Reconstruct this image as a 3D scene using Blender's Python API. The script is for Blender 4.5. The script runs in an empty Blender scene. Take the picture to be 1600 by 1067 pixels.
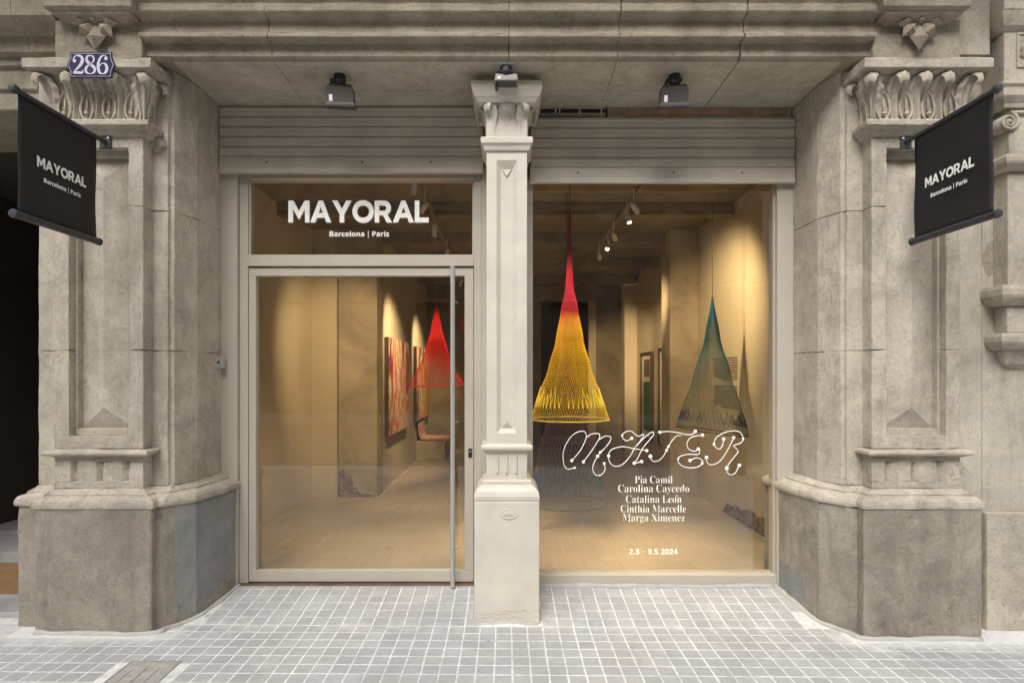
import bpy, bmesh, math, random, os
from mathutils import Vector, Matrix, noise
R = math.radians
random.seed(7)
sc = bpy.context.scene
COL = sc.collection

# ------------------------------------------------------------------ camera
F, VX, VY, EYE = 930.0, 790.0, 588.0, 1.6        # focal length and vanishing point in photo pixels
cam_d = bpy.data.cameras.new('camera')
cam_d.sensor_width = 36.0
cam_d.lens = F / 1600.0 * 36.0
cam_d.shift_x = (800.0 - VX) / 1600.0
cam_d.shift_y = (VY - 533.5) / 1600.0
cam_d.clip_start = 0.05
cam_d.clip_end = 500
cam = bpy.data.objects.new('camera', cam_d)
cam.location = (0, 0, EYE)
cam.rotation_euler = (R(90), 0, 0)
COL.objects.link(cam)
sc.camera = cam

# ------------------------------------------------------------------ sky and sun (bright overcast)
SUN_EL, SUN_AZ = 46.0, 196.0
w = bpy.data.worlds.new('World')
sc.world = w
w.use_nodes = True
nt = w.node_tree
for n in list(nt.nodes):
    nt.nodes.remove(n)
sky = nt.nodes.new('ShaderNodeTexSky')
sky.sky_type = 'NISHITA'
sky.sun_disc = False
sky.sun_elevation = R(SUN_EL)
sky.sun_rotation = R(SUN_AZ)
sky.air_density = 1.2
sky.dust_density = 4.0
sky.ozone_density = 1.0
hs = nt.nodes.new('ShaderNodeHueSaturation')
hs.inputs['Saturation'].default_value = 0.12
bg = nt.nodes.new('ShaderNodeBackground')
bg.inputs['Strength'].default_value = 0.15
wo = nt.nodes.new('ShaderNodeOutputWorld')
nt.links.new(sky.outputs[0], hs.inputs['Color'])
nt.links.new(hs.outputs[0], bg.inputs[0])
nt.links.new(bg.outputs[0], wo.inputs[0])
sun_d = bpy.data.lights.new('sun', 'SUN')
sun_d.energy = 1.35
sun_d.angle = R(35)
sun_d.color = (1.0, 0.96, 0.90)
sun = bpy.data.objects.new('sun', sun_d)
az = R(SUN_AZ)
sd = Vector((math.sin(az) * math.cos(R(SUN_EL)), math.cos(az) * math.cos(R(SUN_EL)), math.sin(R(SUN_EL))))
sun.rotation_euler = (-sd).to_track_quat('-Z', 'Y').to_euler()
sun.location = (0, -4, 12)
COL.objects.link(sun)

vs = sc.view_settings
vs.view_transform = 'Standard'
vs.look = 'None'
vs.gamma = 1.0
vs.use_curve_mapping = False
vs.exposure = 1.2

# ------------------------------------------------------------------ pixel helpers (photo pixels on a plane at depth Y)
def PX(x, Y): return (x - VX) / F * Y
def PZ(y, Y): return EYE + (VY - y) / F * Y

# ------------------------------------------------------------------ materials
MATS = {}
def newmat(name):
    m = bpy.data.materials.new(name)
    m.use_nodes = True
    t = m.node_tree
    for n in list(t.nodes):
        t.nodes.remove(n)
    o = t.nodes.new('ShaderNodeOutputMaterial')
    MATS[name] = m
    return m, t, o
def nd(t, typ, **kw):
    n = t.nodes.new(typ)
    for k, v in kw.items():
        setattr(n, k, v)
    return n
def setin(n, **kw):
    for k, v in kw.items():
        n.inputs[k.replace('_', ' ')].default_value = v
    return n
def c4(c): return (c[0], c[1], c[2], 1.0)
def ramp(t, fac, stops, interp='LINEAR'):
    r = nd(t, 'ShaderNodeValToRGB')
    r.color_ramp.interpolation = interp
    e = r.color_ramp.elements
    while len(e) < len(stops):
        e.new(0.5)
    for i, (p, c) in enumerate(stops):
        e[i].position = p
        e[i].color = c4(c) if len(c) == 3 else c
    t.links.new(fac, r.inputs[0])
    return r.outputs[0]
def mixc(t, fac, a, b, mode='MIX'):
    m = nd(t, 'ShaderNodeMix', data_type='RGBA', blend_type=mode)
    for sock, v in ((m.inputs[0], fac), (m.inputs[6], a), (m.inputs[7], b)):
        if hasattr(v, 'type') and hasattr(v, 'links'):
            t.links.new(v, sock)
        else:
            sock.default_value = v if not isinstance(v, tuple) else c4(v)
    return m.outputs[2]
def mth(t, op, a, b=None, c=None, clamp=False):
    m = nd(t, 'ShaderNodeMath', operation=op, use_clamp=clamp)
    for i, v in enumerate((a, b, c)):
        if v is None: continue
        if hasattr(v, 'links'): t.links.new(v, m.inputs[i])
        else: m.inputs[i].default_value = v
    return m.outputs[0]
def pos(t, scale=(1, 1, 1), coord='world'):
    if coord == 'world':
        s = nd(t, 'ShaderNodeNewGeometry').outputs['Position']
    else:
        s = nd(t, 'ShaderNodeTexCoord').outputs['Object']
    mp = nd(t, 'ShaderNodeMapping')
    mp.inputs['Scale'].default_value = scale
    t.links.new(s, mp.inputs[0])
    return mp.outputs[0]
def noise_t(t, vec, scale, detail=6, rough=0.6, dist=0.0):
    n = nd(t, 'ShaderNodeTexNoise')
    n.inputs['Scale'].default_value = scale
    n.inputs['Detail'].default_value = detail
    n.inputs['Roughness'].default_value = rough
    n.inputs['Distortion'].default_value = dist
    t.links.new(vec, n.inputs['Vector'])
    return n.outputs[0]
def bsdf(t, o, color, rough=0.6, metal=0.0, bump=None, bstr=0.3, bdist=0.01, spec=0.5):
    b = nd(t, 'ShaderNodeBsdfPrincipled')
    for sock, v in ((b.inputs['Base Color'], color), (b.inputs['Roughness'], rough)):
        if hasattr(v, 'links'): t.links.new(v, sock)
        else: sock.default_value = c4(v) if isinstance(v, tuple) else v
    b.inputs['Metallic'].default_value = metal
    b.inputs['Specular IOR Level'].default_value = spec
    if bump is not None:
        bp = nd(t, 'ShaderNodeBump')
        bp.inputs['Strength'].default_value = bstr
        bp.inputs['Distance'].default_value = bdist
        t.links.new(bump, bp.inputs['Height'])
        t.links.new(bp.outputs[0], b.inputs['Normal'])
    t.links.new(b.outputs[0], o.inputs[0])
    return b

def stone_mat(name, light, dark, pit=0.5, paint=None):
    m, t, o = newmat(name)
    p = pos(t)
    n1 = noise_t(t, p, 3.1, 9, 0.70, 0.6)
    n2 = noise_t(t, p, 14, 6, 0.7)
    n3 = noise_t(t, p, 90, 3, 0.6)
    ps = pos(t, (6, 6, 1.1))
    st = noise_t(t, ps, 1.3, 5, 0.6, 0.3)
    col = ramp(t, n1, [(0.30, dark), (0.68, light)])
    warm = tuple(min(1, a * b) for a, b in zip(light, (1.10, 1.02, 0.90)))
    col = mixc(t, mth(t, 'MULTIPLY', ramp(t, n2, [(0.42, (0, 0, 0)), (0.72, (1, 1, 1))]), 0.45), col, warm)
    col = mixc(t, mth(t, 'MULTIPLY', ramp(t, st, [(0.52, (0, 0, 0)), (0.74, (1, 1, 1))]), 0.30), col, tuple(a * 0.62 for a in dark))
    big = noise_t(t, pos(t, (2.6, 2.6, 0.9)), 1.0, 7, 0.68, 0.9)
    col = mixc(t, mth(t, 'MULTIPLY', ramp(t, big, [(0.50, (0, 0, 0)), (0.66, (1, 1, 1))]), 0.42), col, tuple(a * 0.66 for a in dark))
    # lime bloom: pale blotches
    n4 = noise_t(t, p, 5.5, 7, 0.75, 1.2)
    col = mixc(t, mth(t, 'MULTIPLY', ramp(t, n4, [(0.60, (0, 0, 0)), (0.72, (1, 1, 1))]), 0.35), col, tuple(min(0.6, a * 1.35) for a in light))
    # open pores
    v = nd(t, 'ShaderNodeTexVoronoi')
    v.inputs['Scale'].default_value = 34
    t.links.new(p, v.inputs['Vector'])
    pm = mth(t, 'MULTIPLY', ramp(t, v.outputs['Distance'], [(0.06, (1, 1, 1)), (0.16, (0, 0, 0))]),
             ramp(t, noise_t(t, p, 6, 3, 0.6), [(0.52, (0, 0, 0)), (0.62, (1, 1, 1))]))
    col = mixc(t, mth(t, 'MULTIPLY', pm, pit), col, tuple(a * 0.35 for a in dark))
    sp = noise_t(t, p, 55, 4, 0.75)
    col = mixc(t, mth(t, 'MULTIPLY', ramp(t, sp, [(0.34, (1, 1, 1)), (0.46, (0, 0, 0))]), 0.40), col, tuple(a * 0.5 for a in dark))
    col = mixc(t, mth(t, 'MULTIPLY', ramp(t, sp, [(0.58, (0, 0, 0)), (0.70, (1, 1, 1))]), 0.30), col, tuple(min(0.7, a * 1.3) for a in light))
    vc = nd(t, 'ShaderNodeTexVoronoi', feature='DISTANCE_TO_EDGE'); vc.inputs['Scale'].default_value = 1.7
    wv = nd(t, 'ShaderNodeVectorMath', operation='ADD')
    nv = nd(t, 'ShaderNodeTexNoise'); nv.inputs['Scale'].default_value = 4.0; nv.inputs['Detail'].default_value = 6; t.links.new(p, nv.inputs['Vector'])
    t.links.new(p, wv.inputs[0]); t.links.new(nv.outputs['Color'], wv.inputs[1]); t.links.new(wv.outputs[0], vc.inputs['Vector'])
    ck = mth(t, 'MULTIPLY', ramp(t, vc.outputs['Distance'], [(0.0, (1, 1, 1)), (0.010, (0, 0, 0))]), ramp(t, noise_t(t, p, 1.5, 2, 0.5), [(0.55, (0, 0, 0)), (0.66, (1, 1, 1))]))
    col = mixc(t, mth(t, 'MULTIPLY', ck, 0.55), col, tuple(a * 0.4 for a in dark))
    if paint:
        col = paint(t, col)
    h = mth(t, 'ADD', mth(t, 'MULTIPLY', n2, 0.6), mth(t, 'ADD', mth(t, 'MULTIPLY', n3, 0.25), mth(t, 'MULTIPLY', pm, -0.6)))
    bsdf(t, o, col, 0.88, bump=h, bstr=0.6, bdist=0.016, spec=0.25)
    return m

def grey_paint(t, col):
    # an old coat of blue-grey paint on the inner faces of both plinths
    g = nd(t, 'ShaderNodeNewGeometry')
    sx = nd(t, 'ShaderNodeSeparateXYZ'); t.links.new(g.outputs['Position'], sx.inputs[0])
    nz = noise_t(t, g.outputs['Position'], 7, 6, 0.7, 0.5)
    wob = mth(t, 'MULTIPLY', mth(t, 'SUBTRACT', nz, 0.5), 0.30)
    left = mth(t, 'MULTIPLY',
               mth(t, 'GREATER_THAN', mth(t, 'ADD', sx.outputs[1], mth(t, 'MULTIPLY', wob, 0.35)), 3.84),
               mth(t, 'MULTIPLY', mth(t, 'LESS_THAN', sx.outputs[0], -1.0),
                   mth(t, 'GREATER_THAN', mth(t, 'ADD', sx.outputs[2], mth(t, 'MULTIPLY', wob, 1.0)),
                       mth(t, 'MULTIPLY_ADD', mth(t, 'MAXIMUM', mth(t, 'SUBTRACT', sx.outputs[1], 4.05), 0.0), 0.65, 0.05))))
    right = mth(t, 'MULTIPLY', mth(t, 'GREATER_THAN', sx.outputs[1], 4.09),
                mth(t, 'MULTIPLY', mth(t, 'GREATER_THAN', sx.outputs[0], 1.0),
                    mth(t, 'LESS_THAN', mth(t, 'ADD', sx.outputs[2], wob), 0.24)))
    msk = mth(t, 'ADD', left, right, clamp=True)
    pc = ramp(t, noise_t(t, g.outputs['Position'], 5, 7, 0.7), [(0.35, (0.185, 0.192, 0.192)), (0.7, (0.265, 0.270, 0.266))])
    return mixc(t, mth(t, 'MULTIPLY', msk, ramp(t, noise_t(t, g.outputs['Position'], 16, 7, 0.75, 0.6), [(0.33, (0.35, 0.35, 0.35)), (0.5, (0.92, 0.92, 0.92))])), col, pc)

M_STONE = stone_mat('limestone', (0.510, 0.464, 0.390), (0.290, 0.260, 0.214))
M_PLINTH = stone_mat('plinth_stone', (0.335, 0.305, 0.256), (0.165, 0.147, 0.120), 0.45, grey_paint)
M_LINTEL = stone_mat('dark_limestone', (0.375, 0.334, 0.264), (0.205, 0.177, 0.135), 0.6)  # darker limestone tone than the pier shafts
M_RENDER = stone_mat('lime_render', (0.500, 0.460, 0.392), (0.335, 0.303, 0.252), 0.35)

M_SOFFIT = stone_mat('soffit_plaster', (0.500, 0.462, 0.388), (0.330, 0.297, 0.240), 0.4)

def paint_mat(name, c, rough=0.5, var=0.08, bump=0.12, metal=0.0, scale=3.0):
    m, t, o = newmat(name)
    p = pos(t)
    n = noise_t(t, p, scale, 8, 0.65, 0.3)
    n2 = noise_t(t, p, 60, 3, 0.5)
    dk = tuple(a * (1 - var * 2) for a in c)
    lt = tuple(min(1, a * (1 + var)) for a in c)
    col = ramp(t, n, [(0.3, dk), (0.7, lt)])
    rg = ramp(t, n, [(0.3, (rough * 0.85,) * 3), (0.7, (min(1, rough * 1.15),) * 3)])
    bsdf(t, o, col, rg, metal, bump=mth(t, 'ADD', n2, mth(t, 'MULTIPLY', n, 2.0)), bstr=bump, bdist=0.004)
    return m
M_COLUMN = paint_mat('cream_paint', (0.525, 0.485, 0.415), 0.5, 0.07, 0.45)
M_FRAME = paint_mat('greige_powder_coat', (0.42, 0.38, 0.318), 0.42, 0.03, 0.06)
M_FRAME2 = paint_mat('dark_gasket', (0.06, 0.05, 0.04), 0.6, 0.05, 0.05)
M_SHUTTER = paint_mat('shutter_paint', (0.47, 0.43, 0.36), 0.5, 0.10, 0.15)
M_STEEL = paint_mat('brushed_steel', (0.50, 0.49, 0.475), 0.38, 0.04, 0.05, 0.55)
M_BLACK = paint_mat('black_plastic', (0.012, 0.011, 0.011), 0.45, 0.1, 0.1)
M_FLOOD = paint_mat('floodlight_grey', (0.075, 0.068, 0.062), 0.5, 0.06, 0.08)
M_FLOOD2 = paint_mat('floodlight_pale_grey', (0.20, 0.185, 0.16), 0.5, 0.06, 0.08)
M_WHITE = paint_mat('white_vinyl', (0.86, 0.85, 0.82), 0.55, 0.01, 0.02)
M_CREAMVINYL = paint_mat('cream_vinyl', (0.90, 0.87, 0.80), 0.55, 0.01, 0.02)
M_LETTER = paint_mat('white_letter_lacquer', (0.88, 0.87, 0.83), 0.4, 0.01, 0.03)
M_LETTERSIDE = paint_mat('letter_side', (0.80, 0.74, 0.60), 0.5, 0.02, 0.03)
M_BLUE = paint_mat('blue_enamel', (0.010, 0.006, 0.056), 0.75, 0.04, 0.05)
M_ENAMEL = paint_mat('white_enamel', (0.55, 0.53, 0.60), 0.3, 0.02, 0.04)
M_BANNERROD = paint_mat('banner_rod', (0.035, 0.035, 0.042), 0.45, 0.08, 0.1)
M_DARKWOOD = paint_mat('dark_door_wood', (0.15, 0.08, 0.05), 0.5, 0.2, 0.2, scale=8)
M_MAT = paint_mat('brown_door_mat', (0.22, 0.125, 0.055), 0.95, 0.15, 0.6, scale=14)
M_MARBLE = paint_mat('grey_marble', (0.34, 0.34, 0.34), 0.35, 0.12, 0.1, scale=6)
M_MORTAR = paint_mat('mortar', (0.40, 0.388, 0.365), 0.95, 0.08, 0.8, scale=12)
M_CARD = paint_mat('paper', (0.66, 0.58, 0.44), 0.9, 0.04, 0.05)
M_PICDARK = paint_mat('picture_ink', (0.16, 0.12, 0.07), 0.8, 0.2, 0.05, scale=20)
M_GREEN = paint_mat('green_textile', (0.04, 0.13, 0.055), 0.9, 0.12, 0.3, scale=30)
M_PINK = paint_mat('pink_textile', (0.42, 0.22, 0.17), 0.9, 0.08, 0.3, scale=20)
M_FRAMEWOOD = paint_mat('picture_frame', (0.045, 0.025, 0.015), 0.5, 0.1, 0.2, scale=30)
M_CORD = paint_mat('cord', (0.30, 0.22, 0.13), 0.9, 0.05, 0.1)
M_DARKCORD = paint_mat('dark_cord', (0.03, 0.035, 0.03), 0.9, 0.05, 0.1)
M_SPOTWHITE = paint_mat('white_spot_housing', (0.55, 0.52, 0.47), 0.45, 0.03, 0.05)
M_ASPHALT = paint_mat('asphalt', (0.15, 0.15, 0.148), 0.9, 0.15, 0.8, scale=20)
M_KERB = paint_mat('granite_kerb', (0.32, 0.32, 0.31), 0.85, 0.12, 0.4, scale=15)
M_BARK = paint_mat('plane_bark', (0.16, 0.145, 0.11), 0.9, 0.25, 0.8, scale=9)
M_LEAF = paint_mat('young_leaf', (0.08, 0.10, 0.035), 0.7, 0.2, 0.1, scale=6)
M_FARWALL = paint_mat('far_facade', (0.20, 0.165, 0.125), 0.9, 0.12, 0.3, scale=1)
M_FARGLASS = paint_mat('far_window_glass', (0.03, 0.035, 0.04), 0.15, 0.1, 0.02)
M_FARSHUT = paint_mat('far_shutter', (0.14, 0.10, 0.06), 0.7, 0.1, 0.1)

def banner_mat():
    m, t, o = newmat('black_banner_fabric')
    p = pos(t, coord='object')
    n = noise_t(t, p, 3.5, 4, 0.5, 0.4)
    n2 = noise_t(t, p, 320, 2, 0.5)
    col = ramp(t, n, [(0.3, (0.011, 0.011, 0.012)), (0.7, (0.019, 0.019, 0.020))])
    bsdf(t, o, col, 0.62, bump=mth(t, 'ADD', mth(t, 'MULTIPLY', n, 6.0), n2), bstr=0.25, bdist=0.006, spec=0.35)
    return m
M_BANNER = banner_mat()

def tile_mat():
    m, t, o = newmat('grey_panot_tile')
    g = nd(t, 'ShaderNodeNewGeometry')
    oi = nd(t, 'ShaderNodeObjectInfo')
    rnd = mth(t, 'FRACT', mth(t, 'ADD', g.outputs['Random Per Island'], oi.outputs['Random']))
    p = pos(t)
    n = noise_t(t, p, 3.0, 8, 0.65, 0.5)
    n2 = noise_t(t, p, 45, 5, 0.7)
    n3 = noise_t(t, p, 420, 2, 0.5)
    col = ramp(t, rnd, [(0.0, (0.330, 0.332, 0.336)), (0.5, (0.365, 0.367, 0.370)), (1.0, (0.405, 0.406, 0.408))])
    col = mixc(t, 0.35, col, ramp(t, n, [(0.3, (0.25, 0.25, 0.255)), (0.7, (0.43, 0.43, 0.43))]))
    col = mixc(t, mth(t, 'MULTIPLY', ramp(t, n2, [(0.35, (1, 1, 1)), (0.55, (0, 0, 0))]), 0.25), col, (0.20, 0.20, 0.20))
    col = cement_smear(t, col)
    bsdf(t, o, col, 0.8, bump=mth(t, 'ADD', n2, mth(t, 'MULTIPLY', n3, 0.5)), bstr=0.35, bdist=0.004, spec=0.3)
    return m
def cement_smear(t, col):
    # cement dragged over the tiles along the fold of the ramp and at the foot of the piers
    g = nd(t, 'ShaderNodeNewGeometry')
    sx = nd(t, 'ShaderNodeSeparateXYZ'); t.links.new(g.outputs['Position'], sx.inputs[0])
    nz = noise_t(t, g.outputs['Position'], 4.2, 7, 0.72, 0.8)
    a = mth(t, 'ABSOLUTE', mth(t, 'SUBTRACT', sx.outputs[1], 3.83))
    band = mth(t, 'SUBTRACT', 1.0, mth(t, 'DIVIDE', a, 0.20), clamp=True)
    side = mth(t, 'MULTIPLY', mth(t, 'SUBTRACT', mth(t, 'ABSOLUTE', sx.outputs[0]), 1.85), 3.0, clamp=True)
    front = mth(t, 'SUBTRACT', 1.0, mth(t, 'DIVIDE', mth(t, 'ABSOLUTE', mth(t, 'SUBTRACT', sx.outputs[1], 3.70)), 0.30), clamp=True)
    foot = mth(t, 'MULTIPLY', mth(t, 'MULTIPLY', side, front), 0.9)
    so = noise_t(t, g.outputs['Position'], 1.3, 8, 0.72, 0.7)
    col = mixc(t, mth(t, 'MULTIPLY', ramp(t, so, [(0.45, (0, 0, 0)), (0.66, (1, 1, 1))]), 0.42), col, (0.20, 0.195, 0.185))
    vg = nd(t, 'ShaderNodeTexVoronoi'); vg.inputs['Scale'].default_value = 3.6; t.links.new(g.outputs['Position'], vg.inputs['Vector'])
    sv = nd(t, 'ShaderNodeSeparateColor'); t.links.new(vg.outputs['Color'], sv.inputs[0])
    gum = mth(t, 'MULTIPLY', mth(t, 'LESS_THAN', mth(t, 'ADD', vg.outputs['Distance'], mth(t, 'MULTIPLY', noise_t(t, g.outputs['Position'], 60, 2, 0.5), 0.04)), 0.075), mth(t, 'GREATER_THAN', sv.outputs[0], 0.62))
    col = mixc(t, mth(t, 'MULTIPLY', gum, 0.45), col, (0.15, 0.148, 0.142))
    k = mth(t, 'ADD', mth(t, 'MAXIMUM', mth(t, 'MULTIPLY', band, 0.42), foot), mth(t, 'SUBTRACT', nz, 0.5))
    k = ramp(t, k, [(0.30, (0, 0, 0)), (0.62, (1, 1, 1))])
    fine = ramp(t, noise_t(t, g.outputs['Position'], 22, 5, 0.7), [(0.3, (0.3, 0.3, 0.3)), (0.65, (1, 1, 1))])
    return mixc(t, mth(t, 'MULTIPLY', mth(t, 'MULTIPLY', k, fine), 0.8), col, (0.60, 0.59, 0.58))
M_TILE = tile_mat()
def grout_mat():
    m, t, o = newmat('white_grout')
    p = pos(t)
    n = noise_t(t, p, 30, 6, 0.7)
    col = ramp(t, n, [(0.34, (0.45, 0.445, 0.43)), (0.58, (0.66, 0.65, 0.63))])
    bsdf(t, o, cement_smear(t, col), 0.95, bump=n, bstr=0.6, bdist=0.005, spec=0.2)
    return m
M_GROUT = grout_mat()

def glass_mat():
    m, t, o = newmat('shop_glass')
    lw = nd(t, 'ShaderNodeLayerWeight'); lw.inputs[0].default_value = 0.5
    fr = mth(t, 'MULTIPLY_ADD', mth(t, 'POWER', lw.outputs['Facing'], 5.0), 0.9, 0.07)
    tr = nd(t, 'ShaderNodeBsdfTransparent'); tr.inputs[0].default_value = (0.95, 0.955, 0.945, 1)
    gl = nd(t, 'ShaderNodeBsdfGlossy'); gl.inputs['Roughness'].default_value = 0.015
    gl.inputs[0].default_value = (0.95, 0.95, 0.95, 1)
    bp = nd(t, 'ShaderNodeBump'); bp.inputs['Strength'].default_value = 0.02; bp.inputs['Distance'].default_value = 0.01
    t.links.new(noise_t(t, pos(t), 1.2, 2, 0.4), bp.inputs['Height'])
    t.links.new(bp.outputs[0], gl.inputs['Normal'])
    mx = nd(t, 'ShaderNodeMixShader')
    t.links.new(fr, mx.inputs[0]); t.links.new(tr.outputs[0], mx.inputs[1]); t.links.new(gl.outputs[0], mx.inputs[2])
    t.links.new(mx.outputs[0], o.inputs[0])
    return m
M_GLASS = glass_mat()

def plaster_mat(name, c, var=0.12):
    m, t, o = newmat(name)
    p = pos(t)
    n = noise_t(t, p, 1.6, 8, 0.65, 0.5)
    n2 = noise_t(t, p, 25, 5, 0.65)
    col = ramp(t, n, [(0.3, tuple(a * (1 - var) for a in c)), (0.7, c)])
    bsdf(t, o, col, 0.85, bump=n2, bstr=0.15, bdist=0.006, spec=0.3)
    return m
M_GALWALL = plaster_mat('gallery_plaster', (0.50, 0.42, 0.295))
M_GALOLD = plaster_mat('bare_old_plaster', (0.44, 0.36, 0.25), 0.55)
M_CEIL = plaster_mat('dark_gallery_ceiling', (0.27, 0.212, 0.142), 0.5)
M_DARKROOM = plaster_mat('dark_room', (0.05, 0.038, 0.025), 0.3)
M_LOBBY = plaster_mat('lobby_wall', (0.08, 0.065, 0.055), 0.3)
def rubble_mat():
    m, t, o = newmat('exposed_brick_rubble')
    p = pos(t)
    v = nd(t, 'ShaderNodeTexVoronoi'); v.inputs['Scale'].default_value = 16
    t.links.new(p, v.inputs['Vector'])
    n = noise_t(t, p, 20, 6, 0.7)
    col = ramp(t, v.outputs['Color'], [(0.2, (0.10, 0.06, 0.035)), (0.55, (0.20, 0.115, 0.06)), (0.9, (0.30, 0.22, 0.13))])
    col = mixc(t, ramp(t, n, [(0.5, (0, 0, 0)), (0.7, (1, 1, 1))]), col, (0.11, 0.08, 0.05))
    bsdf(t, o, col, 0.95, bump=mth(t, 'ADD', v.outputs['Distance'], n), bstr=0.9, bdist=0.03)
    return m
M_RUBBLE = rubble_mat()
def floor_mat():
    m, t, o = newmat('gallery_floor_board')
    p = pos(t)
    oi = nd(t, 'ShaderNodeObjectInfo')
    n = noise_t(t, p, 2.0, 6, 0.6, 0.3)
    gr = noise_t(t, pos(t, (40, 3, 3)), 1.0, 5, 0.6, 0.2)
    col = ramp(t, oi.outputs['Random'], [(0, (0.37, 0.285, 0.18)), (1, (0.41, 0.32, 0.205))])
    col = mixc(t, 0.25, col, ramp(t, n, [(0.3, (0.30, 0.22, 0.13)), (0.7, (0.50, 0.42, 0.30))]))
    bsdf(t, o, col, 0.27, bump=gr, bstr=0.05, bdist=0.003, spec=0.4)
    return m
M_FLOOR = floor_mat()
M_FLOORBASE = plaster_mat('floor_joint', (0.36, 0.29, 0.20), 0.1)

def emit_mat(name, c, s):
    m, t, o = newmat(name)
    e = nd(t, 'ShaderNodeEmission'); e.inputs[0].default_value = c4(c); e.inputs[1].default_value = s
    t.links.new(e.outputs[0], o.inputs[0])
    return m
M_BULB = emit_mat('lit_spot_lens', (1.0, 0.88, 0.66), 14.0)

def net_mat(name, stops, rough=0.75):
    m, t, o = newmat(name)
    tc = nd(t, 'ShaderNodeTexCoord')
    sx = nd(t, 'ShaderNodeSeparateXYZ'); t.links.new(tc.outputs['Object'], sx.inputs[0])
    n = noise_t(t, tc.outputs['Object'], 9, 3, 0.5)
    z = mth(t, 'ADD', sx.outputs[2], mth(t, 'MULTIPLY', mth(t, 'SUBTRACT', n, 0.5), 0.05))
    col = ramp(t, z, stops)
    b = bsdf(t, o, col, rough, spec=0.3)
    return m

def art_mat(name, cols, seed):
    m, t, o = newmat(name)
    p = pos(t, (1, 2.0, 1.0), 'object')
    mp = nd(t, 'ShaderNodeMapping'); mp.inputs['Location'].default_value = (seed, seed * 2.1, seed * 0.7)
    t.links.new(p, mp.inputs[0])
    n = noise_t(t, mp.outputs[0], 0.9, 4, 0.5, 1.8)
    col = ramp(t, n, [(0.28 + 0.44 * i / (len(cols) - 1), c) for i, c in enumerate(cols)])
    n2 = noise_t(t, mp.outputs[0], 9, 4, 0.6, 0.4)
    col = mixc(t, mth(t, 'MULTIPLY', ramp(t, n2, [(0.55, (0, 0, 0)), (0.62, (1, 1, 1))]), 0.5), col, cols[0])
    bsdf(t, o, col, 0.7, bump=n2, bstr=0.3, bdist=0.004)
    return m

def drain_mat():
    m, t, o = newmat('galvanised_chequer')
    p = pos(t)
    ck = nd(t, 'ShaderNodeTexChecker'); ck.inputs['Scale'].default_value = 110
    mp = nd(t, 'ShaderNodeMapping'); mp.inputs['Rotation'].default_value = (0, 0, R(45))
    t.links.new(p, mp.inputs[0]); t.links.new(mp.outputs[0], ck.inputs['Vector'])
    n = noise_t(t, p, 18, 6, 0.7, 0.4)
    col = ramp(t, n, [(0.35, (0.27, 0.26, 0.24)), (0.6, (0.38, 0.37, 0.35)), (0.75, (0.50, 0.49, 0.475))])
    bsdf(t, o, mixc(t, mth(t, 'MULTIPLY', ck.outputs[1], 0.3), col, (0.20, 0.175, 0.15)), 0.7, 0.0, bump=ck.outputs[1], bstr=0.6, bdist=0.004)
    return m
M_DRAIN = drain_mat()

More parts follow.
